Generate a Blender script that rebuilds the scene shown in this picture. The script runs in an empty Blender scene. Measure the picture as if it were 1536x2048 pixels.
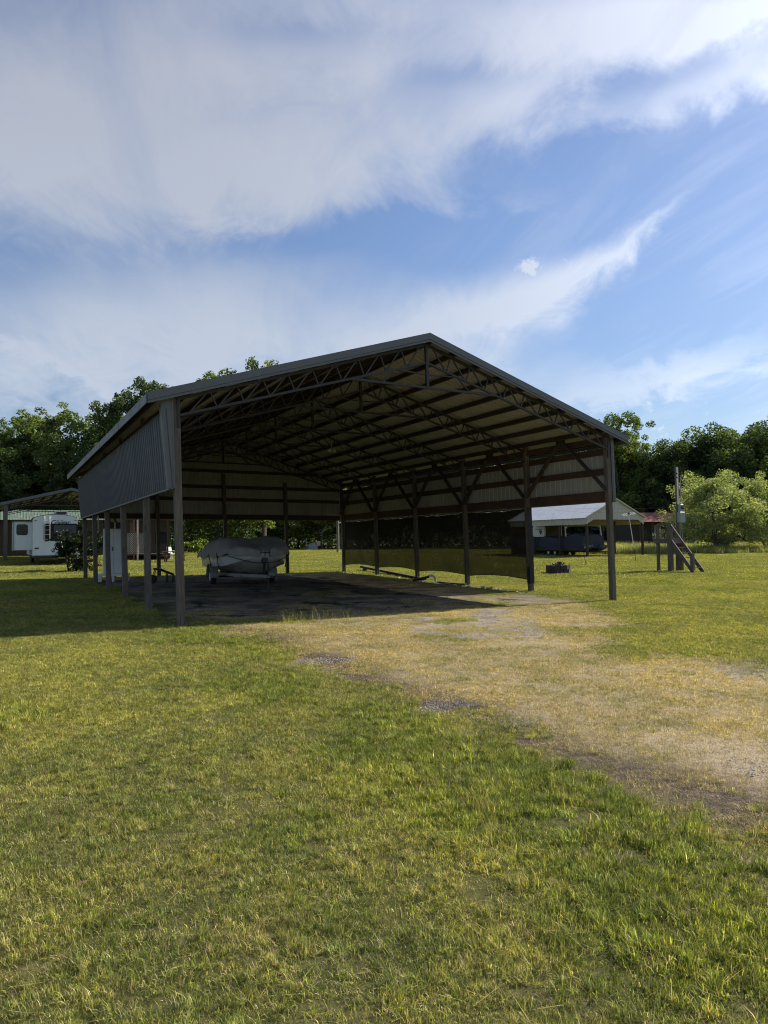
import bpy, math, random
import numpy as np
from mathutils import Vector, Matrix, Quaternion
R = math.radians
PI = math.pi
sc = bpy.context.scene
COL = sc.collection

# ------------------------------------------------------------------ camera
FPX, PITCH, ROLL, CAMH = 1405.7, 0.0406, -0.0141, 1.6642
cp, sp = math.cos(PITCH), math.sin(PITCH)
VF = np.array([0, cp, sp]); _r = np.array([1.0, 0, 0]); _u = np.cross(_r, VF)
VR = math.cos(ROLL) * _r + math.sin(ROLL) * _u
VU = -math.sin(ROLL) * _r + math.cos(ROLL) * _u
cam_data = bpy.data.cameras.new("camera")
cam = bpy.data.objects.new("camera", cam_data); COL.objects.link(cam)
M = Matrix(((VR[0], VU[0], -VF[0], 0), (VR[1], VU[1], -VF[1], 0), (VR[2], VU[2], -VF[2], CAMH), (0, 0, 0, 1)))
cam.matrix_world = M
cam_data.sensor_fit = 'VERTICAL'; cam_data.sensor_height = 36.0
cam_data.lens = 36.0 * FPX / 2048.0
cam_data.clip_end = 6000; cam_data.clip_start = 0.05
sc.camera = cam
sc.render.resolution_x = 768; sc.render.resolution_y = 1024

# ------------------------------------------------------------------ light
SUN_AZ = R(60.0)      # clockwise from the view direction (+Y)
SUN_EL = R(35.0)
SUND = Vector((math.cos(SUN_EL) * math.sin(SUN_AZ), math.cos(SUN_EL) * math.cos(SUN_AZ), math.sin(SUN_EL)))
sun = bpy.data.lights.new("sun", 'SUN'); sun.energy = 5.0; sun.angle = R(0.6); sun.color = (1.0, 0.93, 0.80)
suno = bpy.data.objects.new("sun", sun); COL.objects.link(suno)
suno.rotation_euler = SUND.to_track_quat('Z', 'Y').to_euler(); suno.location = (30, 20, 40)

sc.view_settings.view_transform = 'Standard'; sc.view_settings.look = 'None'
sc.view_settings.exposure = 0.86; sc.view_settings.gamma = 1.0
sc.cycles.max_bounces = 6; sc.cycles.diffuse_bounces = 3; sc.cycles.glossy_bounces = 2
sc.cycles.transmission_bounces = 4; sc.cycles.transparent_max_bounces = 12
sc.cycles.use_denoising = True; sc.cycles.pixel_filter_type = 'BLACKMAN_HARRIS'; sc.cycles.filter_width = 1.1
sc.cycles.sample_clamp_indirect = 6

W = bpy.data.worlds.new("World"); sc.world = W; W.use_nodes = True


class NT:
    """small helper for wiring shader nodes"""
    def __init__(s, tree):
        s.t = tree; s.n = tree.nodes; s.l = tree.links
    def new(s, kind, **kw):
        nd = s.n.new(kind)
        for k, v in kw.items(): setattr(nd, k, v)
        return nd
    def put(s, sock, v):
        if isinstance(v, bpy.types.NodeSocket): s.l.new(v, sock)
        else: sock.default_value = v
    def m(s, op, a, b=0.0, c=0.0, clamp=False):
        nd = s.new('ShaderNodeMath', operation=op); nd.use_clamp = clamp
        s.put(nd.inputs[0], a); s.put(nd.inputs[1], b); s.put(nd.inputs[2], c)
        return nd.outputs[0]
    def ramp(s, v, lo, hi, a=0.0, b=1.0, smooth=True):
        nd = s.new('ShaderNodeMapRange'); nd.interpolation_type = 'SMOOTHSTEP' if smooth else 'LINEAR'
        s.put(nd.inputs[0], v); s.put(nd.inputs[1], lo); s.put(nd.inputs[2], hi); s.put(nd.inputs[3], a); s.put(nd.inputs[4], b)
        return nd.outputs[0]
    def mix(s, f, a, b, blend='MIX'):
        nd = s.new('ShaderNodeMix', data_type='RGBA', blend_type=blend)
        s.put(nd.inputs[0], f); s.put(nd.inputs[6], a); s.put(nd.inputs[7], b)
        return nd.outputs[2]
    def noise(s, vec, scale, detail=4.0, rough=0.55, dist=0.0):
        nd = s.new('ShaderNodeTexNoise'); s.put(nd.inputs['Vector'], vec)
        nd.inputs['Scale'].default_value = scale; nd.inputs['Detail'].default_value = detail
        nd.inputs['Roughness'].default_value = rough; nd.inputs['Distortion'].default_value = dist
        return nd.outputs[0]
    def comb(s, x, y, z=0.0):
        nd = s.new('ShaderNodeCombineXYZ'); s.put(nd.inputs[0], x); s.put(nd.inputs[1], y); s.put(nd.inputs[2], z)
        return nd.outputs[0]


def build_sky():
    t = NT(W.node_tree); t.n.clear()
    out = t.new('ShaderNodeOutputWorld'); bg = t.new('ShaderNodeBackground')
    sky = t.new('ShaderNodeTexSky', sky_type='NISHITA')
    sky.sun_disc = False; sky.sun_elevation = SUN_EL; sky.sun_rotation = SUN_AZ
    sky.altitude = 100; sky.air_density = 1.15; sky.dust_density = 0.5; sky.ozone_density = 2.2
    tc = t.new('ShaderNodeTexCoord'); sep = t.new('ShaderNodeSeparateXYZ'); t.l.new(tc.outputs['Generated'], sep.inputs[0])
    x, y, z = sep.outputs
    zz = t.m('ADD', t.m('MAXIMUM', z, 0.0), 0.13)
    qx = t.m('DIVIDE', x, zz); qy = t.m('DIVIDE', y, zz)
    # wisps lie in parallel bands on the cloud sheet, so they fan out overhead
    n1 = t.noise(t.comb(t.m('MULTIPLY', t.m('ADD', qx, t.m('MULTIPLY', qy, 0.10)), 1.15), t.m('MULTIPLY', qy, 0.42), 3.1), 1.0, 7, 0.58, 0.7)
    n2 = t.noise(t.comb(qx, t.m('MULTIPLY', qy, 0.6), 7.7), 3.2, 6, 0.62, 1.2)
    n3 = t.noise(t.comb(qx, qy, 1.3), 0.55, 3, 0.5, 0.2)
    ym = t.m('MAXIMUM', y, 0.12)
    U = t.m('DIVIDE', x, ym); V = t.m('DIVIDE', z, ym)
    nw = t.noise(t.comb(U, V, 4.0), 5.0, 7, 0.62, 0.8)
    wv = t.m('ADD', t.m('MULTIPLY', t.m('SUBTRACT', n2, 0.5), 0.10), t.m('MULTIPLY', t.m('SUBTRACT', nw, 0.5), 0.11))
    V2 = t.m('ADD', V, wv)
    def blob(px, py, rx, ry, rot, amp):
        u0 = (px - 768) / 1405.0; v0 = (1081 - py) / 1405.0; a = R(rot)
        du = t.m('SUBTRACT', U, u0); dv = t.m('SUBTRACT', V2, v0)
        p = t.m('ADD', t.m('MULTIPLY', du, math.cos(a) / (rx / 1405)), t.m('MULTIPLY', dv, math.sin(a) / (rx / 1405)))
        q = t.m('ADD', t.m('MULTIPLY', du, -math.sin(a) / (ry / 1405)), t.m('MULTIPLY', dv, math.cos(a) / (ry / 1405)))
        e = t.m('ADD', t.m('POWER', t.m('ABSOLUTE', p), 2.0), t.m('POWER', t.m('ABSOLUTE', q), 2.0))
        return t.m('MULTIPLY', t.m('EXPONENT', t.m('MULTIPLY', e, -1.0)), amp)
    acc = 0.0
    for b in SKY_BLOBS:
        acc = t.m('ADD', acc, blob(*b))
    front = t.ramp(y, 0.1, 0.3)
    acc = t.m('ADD', t.m('MULTIPLY', acc, front), t.m('MULTIPLY', t.m('SUBTRACT', 1.0, front), 0.35))
    tex = t.m('ADD', t.m('MULTIPLY', t.m('SUBTRACT', n1, 0.5), 1.15), t.m('ADD', t.m('MULTIPLY', t.m('SUBTRACT', n2, 0.5), 0.85), t.m('MULTIPLY', t.m('SUBTRACT', nw, 0.5), 0.9)))
    tex = t.m('ADD', tex, t.m('MULTIPLY', t.m('SUBTRACT', n3, 0.5), 0.3))
    dens = t.ramp(t.m('ADD', acc, tex), -0.12, 1.22)
    n5 = t.noise(t.comb(t.m('MULTIPLY', t.m('ADD', qx, t.m('MULTIPLY', qy, 0.3)), 2.2), t.m('MULTIPLY', qy, 0.7), 9.0), 1.6, 7, 0.6, 1.2)
    dens = t.m('MAXIMUM', dens, t.m('MULTIPLY', t.ramp(n5, .40, .75), .22))
    dens = t.m('MULTIPLY', dens, t.ramp(n5, .2, .55, .80, 1.04), clamp=True)
    # small puffs
    for (px, py, rx, ry, am) in ((1070, 532, 36, 26, 2.3), (1145, 510, 16, 8, 0.9), (1322, 872, 30, 14, 1.0), (1060, 742, 14, 8, .5), (1420, 842, 12, 8, .8), (1530, 852, 40, 14, .8)):
        bb = blob(px, py, rx, ry, 0, am)
        n4 = t.noise(t.comb(U, V, 0.0), 75.0, 8, 0.72, 0.8)
        pf = t.ramp(t.m('ADD', bb, t.m('MULTIPLY', t.m('SUBTRACT', n4, 0.5), 4.2)), 0.5, 2.0)
        pf = t.m('MULTIPLY', pf, t.ramp(bb, 0.05, 0.4))
        dens = t.m('MAXIMUM', dens, t.m('MULTIPLY', pf, 1.0))
    # forward scattering: cloud is brighter towards the sun
    nrm = t.new('ShaderNodeVectorMath', operation='DOT_PRODUCT'); t.l.new(tc.outputs['Generated'], nrm.inputs[0]); nrm.inputs[1].default_value = SUND
    dotp = t.m('MAXIMUM', nrm.outputs['Value'], 0.0)
    glow = t.m('ADD', 0.80, t.m('MULTIPLY', t.m('POWER', dotp, 5.0), 1.45))
    ccol = t.mix(t.ramp(z, 0.05, 0.62), (5.2, 5.9, 7.0, 1), (4.1, 4.4, 5.2, 1))
    cl = t.new('ShaderNodeVectorMath', operation='SCALE'); t.l.new(ccol, cl.inputs[0]); t.put(cl.inputs[3], glow)
    skyc = t.mix(1.0, sky.outputs[0], t.mix(t.ramp(z, 0.0, 0.45), (.60, .64, .74, 1), (.80, .82, .93, 1)), 'MULTIPLY')
    fin = t.mix(t.m('MULTIPLY', dens, 0.93), skyc, cl.outputs[0])
    t.l.new(fin, bg.inputs[0]); bg.inputs[1].default_value = 0.077
    t.l.new(bg.outputs[0], out.inputs[0])


SKY_BLOBS = [
    (250, 150, 760, 300, 8, 0.95), (420, 330, 560, 110, -6, 0.35), (1330, 60, 420, 150, 0, 0.85), (1020, 240, 460, 90, 14, 0.45), (1480, 170, 260, 80, 25, 0.3),
    (360, 640, 560, 130, -3, 0.75), (60, 760, 400, 110, 0, 0.7), (780, 660, 260, 75, 10, 0.35),
    (1180, 548, 340, 44, 31, 0.66), (930, 640, 240, 60, 22, 0.4), (1330, 775, 330, 50, 12, 0.85), (1000, 760, 260, 60, 10, 0.5),
    (760, 455, 460, 46, 3, -0.62), (1420, 330, 330, 80, 15, -0.35), (1420, 560, 260, 90, 20, -0.5), (950, 490, 220, 60, 20, -0.35), (30, 530, 330, 60, -8, -0.28), (1390, 125, 180, 60, 12, -.75), (1240, 180, 120, 40, 20, -.35), (1150, 300, 240, 60, 8, -.5), (980, 130, 160, 30, 5, -.3), (620, 40, 200, 40, 0, -.3), (1480, 10, 260, 50, 0, .6), (120, 740, 260, 10, -24, .4), (1260, 500, 260, 16, 33, .3),
    (1180, 690, 260, 26, 24, -0.2), (1400, 690, 220, 26, 12, -0.25), (1330, 850, 300, 26, 0, -0.4),
]
build_sky()

# ------------------------------------------------------------------ coordinates
YAW = 0.5018; CY, SY = math.cos(YAW), math.sin(YAW)
BX, BY = -4.2247, 14.279            # front left post of the barn
BW, BL = 12.19, 17.94               # 40 ft by 60 ft


def sclamp(v, lo, hi, k=6.0):
    """clamp with soft ends (numpy friendly)"""
    v = np.asarray(v, float)
    a = lo + k * np.log1p(np.exp(np.clip((v - lo) / k, -40, 40)))
    return hi - k * np.log1p(np.exp(np.clip((hi - a) / k, -40, 40)))


def uv_of(x, y):
    dx, dy = np.asarray(x, float) - BX, np.asarray(y, float) - BY
    return dx * CY + dy * SY, -dx * SY + dy * CY


def xy_of(u, v):
    return BX + u * CY - v * SY, BY + u * SY + v * CY


def gz(x, y):
    u, v = uv_of(x, y)
    z = -0.0117 * sclamp(u, -25, 18, 3) + 0.0133 * sclamp(v, -22, 58, 6)
    z = z + 0.02 * np.sin(x * 0.55 + 1.0) * np.sin(y * 0.43) * np.clip((np.hypot(x, y) - 3) / 20, 0.2, 1)
    # slight swale along the left edge of the drive
    m = np.exp(-((u - 0.75) / 0.45) ** 2) * np.clip((-v - 1) / 3, 0, 1) * np.clip((v + 22) / 5, 0, 1)
    return z - 0.035 * m


def ray(px, py):
    return VF + (px - 768) / FPX * VR + (1024 - py) / FPX * VU


def ground_at(px, py):
    d = ray(px, py); zt = 0.0
    for _ in range(30):
        t = (zt - CAMH) / d[2]
        x, y = d[0] * t, d[1] * t
        zt = 0.5 * zt + 0.5 * float(gz(x, y))
    return x, y, float(gz(x, y))


def at_d(px, d):
    """ground point in the direction of image column px at forward distance d"""
    r = ray(px, 1081); x = r[0] / r[1] * d
    return x, d, float(gz(x, d))


def px_of(P):
    q = np.asarray(P, float) - np.array([0, 0, CAMH]); zz = q @ VF
    return 768 + FPX * (q @ VR) / zz, 1024 - FPX * (q @ VU) / zz


# ------------------------------------------------------------------ mesh helpers
class MB:
    def __init__(s):
        s.v = []; s.f = []; s.mi = []
    def add(s, vs, fs, mi=0):
        o = len(s.v); s.v += [tuple(map(float, p)) for p in vs]; s.f += [tuple(i + o for i in f) for f in fs]; s.mi += [mi] * len(fs)
        return s
    def box(s, lo, hi, mi=0, bev=0.0):
        (a, b, c), (d, e, f) = lo, hi
        if bev > 0:
            # box with its vertical and horizontal edges chamfered
            vs = []; k = bev
            import itertools
            bmv = []
            for sx, X in ((1, a), (-1, d)):
                for sy_, Y in ((1, b), (-1, e)):
                    for sz, Z in ((1, c), (-1, f)):
                        bmv += [(X + sx * k, Y + sy_ * k, Z), (X + sx * k, Y, Z + sz * k), (X, Y + sy_ * k, Z + sz * k)]
            return s.hull(bmv, mi)
        vs = [(a, b, c), (d, b, c), (d, e, c), (a, e, c), (a, b, f), (d, b, f), (d, e, f), (a, e, f)]
        return s.add(vs, [(0, 3, 2, 1), (4, 5, 6, 7), (0, 1, 5, 4), (1, 2, 6, 5), (2, 3, 7, 6), (3, 0, 4, 7)], mi)
    def hull(s, pts, mi=0):
        import bmesh
        bm = bmesh.new()
        for p in pts: bm.verts.new(p)
        bmesh.ops.convex_hull(bm, input=bm.verts)
        bmesh.ops.dissolve_limit(bm, angle_limit=0.01, verts=bm.verts, edges=bm.edges)
        bm.verts.index_update()
        vs = [v.co[:] for v in bm.verts]; fs = [[v.index for v in f.verts] for f in bm.faces]
        bm.free(); return s.add(vs, fs, mi)
    def beam(s, p0, p1, w, h, up=(0, 0, 1), mi=0):
        p0, p1 = Vector(p0), Vector(p1); d = (p1 - p0).normalized(); up = Vector(up)
        if abs(d.dot(up)) > .98: up = Vector((0, 1, 0))
        a = d.cross(up).normalized() * (w / 2); b = a.cross(d).normalized() * (h / 2)
        vs = [p0 - a - b, p0 + a - b, p0 + a + b, p0 - a + b, p1 - a - b, p1 + a - b, p1 + a + b, p1 - a + b]
        return s.add(vs, [(0, 1, 2, 3), (7, 6, 5, 4), (0, 4, 5, 1), (1, 5, 6, 2), (2, 6, 7, 3), (3, 7, 4, 0)], mi)
    def tube(s, pts, rad, n=8, mi=0, cap=True):
        pts = [Vector(p) for p in pts]; m = len(pts)
        if not hasattr(rad, '__len__'): rad = [rad] * m
        vs = []; fs = []; ref = None
        for i, p in enumerate(pts):
            d = (pts[min(i + 1, m - 1)] - pts[max(i - 1, 0)]).normalized()
            if ref is None: ref = Vector((0, 0, 1)) if abs(d.z) < .9 else Vector((1, 0, 0))
            a = d.cross(ref).normalized(); b = d.cross(a).normalized(); ref = b.cross(d) * -1 if False else ref
            for k in range(n):
                t = 2 * PI * k / n; vs.append(p + (a * math.cos(t) + b * math.sin(t)) * rad[i])
        for i in range(m - 1):
            for k in range(n):
                k2 = (k + 1) % n; fs.append((i * n + k, i * n + k2, (i + 1) * n + k2, (i + 1) * n + k))
        if cap:
            fs.append(tuple(reversed(range(n)))); fs.append(tuple((m - 1) * n + k for k in range(n)))
        return s.add(vs, fs, mi)
    def lathe(s, prof, n=20, mi=0, axis='z', origin=(0, 0, 0)):
        vs = []; fs = []
        for (r_, h_) in prof:
            for k in range(n):
                t = 2 * PI * k / n
                p = (r_ * math.cos(t), r_ * math.sin(t), h_)
                if axis == 'x': p = (p[2], p[0], p[1])
                if axis == 'y': p = (p[0], p[2], p[1])
                vs.append((p[0] + origin[0], p[1] + origin[1], p[2] + origin[2]))
        for i in range(len(prof) - 1):
            for k in range(n):
                k2 = (k + 1) % n; fs.append((i * n + k, i * n + k2, (i + 1) * n + k2, (i + 1) * n + k))
        return s.add(vs, fs, mi)
    def prism(s, poly, y0, y1, mi=0, plane='xz'):
        n = len(poly)
        if plane == 'xz': vs = [(a, y0, b) for a, b in poly] + [(a, y1, b) for a, b in poly]
        elif plane == 'xy': vs = [(a, b, y0) for a, b in poly] + [(a, b, y1) for a, b in poly]
        else: vs = [(y0, a, b) for a, b in poly] + [(y1, a, b) for a, b in poly]
        fs = [tuple(range(n)), tuple(reversed(range(n, 2 * n)))] + [(i, i + n, (i + 1) % n + n, (i + 1) % n) for i in range(n)]
        return s.add(vs, fs, mi)
    def build(s, name, mats, parent=None, xf=None, smooth=False, loc=None, rotz=0.0):
        me = bpy.data.meshes.new(name)
        vs = s.v if xf is None else [xf(*p) for p in s.v]
        me.from_pydata(vs, [], s.f)
        if not isinstance(mats, (list, tuple)): mats = [mats]
        for m_ in mats: me.materials.append(m_)
        if len(mats) > 1: me.polygons.foreach_set('material_index', s.mi)
        me.update()
        import bmesh
        bm = bmesh.new(); bm.from_mesh(me); bmesh.ops.recalc_face_normals(bm, faces=bm.faces); bm.to_mesh(me); bm.free()
        if smooth:
            me.polygons.foreach_set('use_smooth', [True] * len(me.polygons))
            me.set_sharp_from_angle(angle=R(40))
        o = bpy.data.objects.new(name, me); COL.objects.link(o)
        if parent: o.parent = parent
        if loc is not None: o.location = loc
        o.rotation_euler.z = rotz
        return o


def tag(o, label=None, cat=None, group=None, kind=None):
    if label: o['label'] = label
    if cat: o['category'] = cat
    if group: o['group'] = group
    if kind: o['kind'] = kind
    return o


def thing(name, loc, label, cat, rotz=YAW, group=None):
    o = bpy.data.objects.new(name, None); COL.objects.link(o); o.location = loc; o.rotation_euler.z = rotz
    o.empty_display_size = 0.2
    return tag(o, label, cat, group)


# ------------------------------------------------------------------ materials
def lin(r, g, b):
    f = lambda c: (c / 255 / 12.92) if c / 255 <= .04045 else ((c / 255 + .055) / 1.055) ** 2.4
    return (f(r), f(g), f(b), 1)


def mat(name, base, rough=0.7, metal=0.0, var=0.25, vscale=4.0, stretch=(1, 1, 1), bump=0.0, bscale=30.0, dirt=None, dscale=1.5, dlo=.5, dhi=.75, spec=0.5):
    m_ = bpy.data.materials.new(name); m_.use_nodes = True
    t = NT(m_.node_tree); b = t.n['Principled BSDF']
    tc = t.new('ShaderNodeTexCoord'); mp = t.new('ShaderNodeMapping'); t.l.new(tc.outputs['Object'], mp.inputs[0]); mp.inputs['Scale'].default_value = stretch
    n = t.noise(mp.outputs[0], vscale, 6, 0.6)
    k = t.ramp(n, 0.3, 0.7, 1 - var, 1 + var, False)
    v = t.new('ShaderNodeVectorMath', operation='SCALE'); v.inputs[0].default_value = base[:3]; t.put(v.inputs[3], k)
    c = v.outputs[0]
    if dirt:
        n2 = t.noise(mp.outputs[0], dscale, 7, 0.65, 0.4)
        c = t.mix(t.ramp(n2, dlo, dhi), c, tuple(dirt[:3]) + (1,))
    t.l.new(c, b.inputs['Base Color'])
    t.put(b.inputs['Roughness'], t.ramp(n, .3, .7, max(rough - .1, .05), min(rough + .1, 1), False))
    b.inputs['Metallic'].default_value = metal; b.inputs['Specular IOR Level'].default_value = spec
    if bump:
        nb = t.noise(mp.outputs[0], bscale, 5, 0.6)
        bp = t.new('ShaderNodeBump'); bp.inputs['Strength'].default_value = bump; bp.inputs['Distance'].default_value = 0.01
        t.l.new(nb, bp.inputs['Height']); t.l.new(bp.outputs[0], b.inputs['Normal'])
    return m_


MT = {}
MT['post'] = mat('weathered_post_wood', (.12, .10, .08), .85, var=.45, vscale=5, stretch=(6, 6, .5), bump=.5, bscale=18, dirt=(.05, .04, .035), dscale=3.0, dlo=.58, dhi=.72)
MT['wood'] = mat('treated_lumber', (.052, .036, .026), .85, var=.35, vscale=4, stretch=(3, .6, 3), bump=.4, bscale=20)
MT['girt'] = mat('girt_lumber', (.07, .04, .028), .85, var=.3, vscale=4, bump=.4, bscale=20)
MT['steel'] = mat('painted_truss_steel', (.040, .038, .037), .6, metal=.3, var=.25, vscale=8)
MT['trim'] = mat('grey_metal_trim', (.105, .115, .118), .5, metal=.0, var=.1, vscale=3, dirt=(.12, .12, .11), dscale=4)
MT['roof'] = mat('grey_roof_metal', (.30, .33, .33), .45, metal=.1, var=.1, vscale=2, dirt=(.2, .2, .18), dscale=2)
MT['cream'] = mat('cream_panel_inside', (.33, .33, .31), .55, var=.08, vscale=2, stretch=(1, 1, .4), dirt=(.26, .24, .20), dscale=1.2)
MT['slate'] = mat('slate_blue_panel', (.031, .039, .062), .42, var=.1, vscale=2, stretch=(1, 1, .3), dirt=(.06, .066, .08), dscale=1.6)
MT['black'] = mat('black_rubber', (.018, .018, .018), .8, var=.2, vscale=20, bump=.2)
MT['darksteel'] = mat('dark_steel', (.04, .04, .042), .5, metal=.4, var=.2)
MT['galv'] = mat('galvanised_steel', (.22, .23, .24), .42, metal=.7, var=.18, vscale=9)
MT['white'] = mat('white_paint', (.66, .68, .68), .45, var=.06, vscale=3, dirt=(.45, .44, .4), dscale=2.5, dlo=.6, dhi=.85)
MT['rvwhite'] = mat('white_fibreglass', (.60, .66, .68), .35, var=.05, vscale=2, dirt=(.45, .48, .48), dscale=1.5, dlo=.55, dhi=.9)
MT['hull'] = mat('pale_gelcoat', (.55, .55, .54), .3, var=.06, vscale=2)
MT['cover'] = mat('grey_canvas', (.32, .31, .31), .9, var=.16, vscale=3, bump=.8, bscale=6)
MT['navy'] = mat('navy_tarp', (.018, .022, .04), .7, var=.3, vscale=3, bump=.9, bscale=4)
MT['glass'] = mat('dark_window_glass', (.012, .015, .02), .08, var=.2, vscale=2)
MT['decal'] = mat('black_decal', (.01, .01, .012), .5)
MT['blind'] = mat('window_blind', (.055, .06, .066), .6, var=.1)
MT['green_roof'] = mat('green_metal_roof', (.11, .155, .115), .45, var=.12, vscale=2, dirt=(.2, .24, .18))
MT['red_roof'] = mat('red_metal_roof', (.25, .055, .04), .5, var=.2, vscale=2)
MT['brownwall'] = mat('brown_board_wall', (.055, .043, .035), .85, var=.3, stretch=(6, 6, .6))
MT['redwood'] = mat('reddish_stained_wood', (.16, .06, .04), .8, var=.3)
MT['lattice'] = mat('lattice_wood', (.55, .52, .45), .8, var=.25)
MT['stone'] = mat('dark_block', (.055, .045, .042), .95, var=.4, vscale=9, bump=.8, bscale=14)
MT['box'] = mat('grey_meter_box', (.27, .30, .30), .5, metal=.2, var=.1)
MT['plastic'] = mat('white_plastic', (.65, .64, .6), .4, var=.08)
MT['blue'] = mat('blue_paint', (.05, .08, .15), .4, var=.15)
MT['rvblue'] = mat('pale_blue_coach_paint', (.22, .29, .36), .35, var=.15)
MT['copper'] = mat('pavilion_cream', (.43, .42, .36), .5, var=.08, vscale=2)
MT['palemetal'] = mat('pale_roof_metal', (.52, .54, .56), .42, metal=.3, var=.08, vscale=2)
MT['screw'] = MT['galv']


def leaf_mat(name, tint, trans=.35, satv=.35):
    m_ = bpy.data.materials.new(name); m_.use_nodes = True; t = NT(m_.node_tree); t.n.remove(t.n['Principled BSDF'])
    out = t.n['Material Output']
    at = t.new('ShaderNodeAttribute', attribute_name='col')
    c = t.mix(1.0, at.outputs['Color'], tuple(tint) + (1,), 'MULTIPLY')
    d = t.new('ShaderNodeBsdfDiffuse'); t.l.new(c, d.inputs[0])
    tr = t.new('ShaderNodeBsdfTranslucent'); c2 = t.mix(1.0, c, (1.25, 1.3, .55, 1), 'MULTIPLY'); t.l.new(c2, tr.inputs[0])
    g = t.new('ShaderNodeBsdfGlossy'); g.inputs['Roughness'].default_value = .45; g.inputs[0].default_value = (.8, .85, .9, 1)
    m1 = t.new('ShaderNodeMixShader'); m1.inputs[0].default_value = trans; t.l.new(d.outputs[0], m1.inputs[1]); t.l.new(tr.outputs[0], m1.inputs[2])
    m2 = t.new('ShaderNodeMixShader'); m2.inputs[0].default_value = .022; t.l.new(m1.outputs[0], m2.inputs[1]); t.l.new(g.outputs[0], m2.inputs[2])
    t.l.new(m2.outputs[0], out.inputs[0])
    return m_


# driveway mask in barn coordinates, shared by shader and scatter
def drive_mask(u, v):
    u = np.asarray(u, float); v = np.asarray(v, float)
    right = np.where(v > -1.0, 11.6, np.clip(11.6 + (v + 1.0) * 0.95, 6.6, 11.6))
    wob = 0.35 * np.sin(v * 1.3) + 0.2 * np.sin(v * 3.1 + 1)
    left = 0.5 + 0.2 * np.sin(v * 1.7 + .5) + 0.12 * np.sin(v * 4.3)
    a = np.clip((u - left) / 0.5, 0, 1) * np.clip((right + wob - u) / 1.6, 0, 1)
    a = a * np.clip((BL + .6 - v) / 1.0, 0, 1)
    return a


def ground_material():
    m_ = bpy.data.materials.new('ground_soil_and_turf'); m_.use_nodes = True; t = NT(m_.node_tree); b = t.n['Principled BSDF']
    geo = t.new('ShaderNodeNewGeometry'); P = geo.outputs['Position']
    at = t.new('ShaderNodeAttribute', attribute_name='drive'); dr = at.outputs['Fac']
    fl = t.new('ShaderNodeAttribute', attribute_name='floor'); flr = fl.outputs['Fac']
    n_big = t.noise(P, .12, 4, .6); n_mid = t.noise(P, .9, 6, .65, .3); n_fine = t.noise(P, 14, 8, .75); n_v = t.noise(P, 60, 6, .8)
    grass = t.mix(t.ramp(n_mid, .35, .65), (.070, .075, .022, 1), (.12, .105, .040, 1))
    grass = t.mix(t.ramp(n_big, .45, .65), grass, (.095, .105, .024, 1))
    # far turf carries its blades as colour only
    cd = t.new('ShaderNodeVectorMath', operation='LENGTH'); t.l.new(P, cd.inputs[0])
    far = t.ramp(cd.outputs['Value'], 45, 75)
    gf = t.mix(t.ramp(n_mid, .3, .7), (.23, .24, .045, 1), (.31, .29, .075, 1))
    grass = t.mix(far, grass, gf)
    grass = t.mix(t.ramp(n_fine, .35, .65), t.mix(.5, grass, (.02, .018, .01, 1)), grass)
    vor = t.new('ShaderNodeTexVoronoi'); t.l.new(P, vor.inputs['Vector']); vor.inputs['Scale'].default_value = 70
    stone = t.mix(t.ramp(vor.outputs['Color'], 0, 1, 0, 1, False), (.16, .145, .12, 1), (.44, .42, .37, 1))
    stone = t.mix(t.ramp(vor.outputs['Distance'], .35, .62), stone, (.045, .038, .03, 1))
    soil = t.mix(t.ramp(n_fine, .35, .65), (.145, .108, .07, 1), (.34, .26, .165, 1))
    soil = t.mix(t.ramp(n_v, .4, .7), soil, (.44, .37, .24, 1))
    gsel = t.ramp(t.m('ADD', t.m('MULTIPLY', n_mid, 1.0), t.m('MULTIPLY', n_big, .6)), .84, 1.02)
    drv = t.mix(gsel, soil, stone)
    bare = t.mix(t.ramp(n_mid, .4, .62), t.mix(.55, soil, stone), (.10, .085, .065, 1))
    bare = t.mix(t.ramp(t.noise(P, .7, 5, .7, .5), .54, .62), bare, (.035, .042, .016, 1))
    drv = t.mix(flr, drv, bare)
    ed = t.new('ShaderNodeAttribute', attribute_name='edge').outputs['Fac']
    drv = t.mix(ed, drv, t.mix(t.ramp(n_fine, .4, .7), (.05, .037, .028, 1), (.17, .125, .09, 1)))
    c = t.mix(dr, grass, drv)
    t.l.new(c, b.inputs['Base Color']); b.inputs['Roughness'].default_value = .95; b.inputs['Specular IOR Level'].default_value = .15
    hgt = t.m('ADD', t.m('MULTIPLY', n_fine, 1.0), t.m('MULTIPLY', t.m('MULTIPLY', vor.outputs['Distance'], -1.0), dr))
    bp = t.new('ShaderNodeBump'); bp.inputs['Strength'].default_value = .7; bp.inputs['Distance'].default_value = .02
    t.l.new(hgt, bp.inputs['Height']); t.l.new(bp.outputs[0], b.inputs['Normal'])
    return m_


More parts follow.
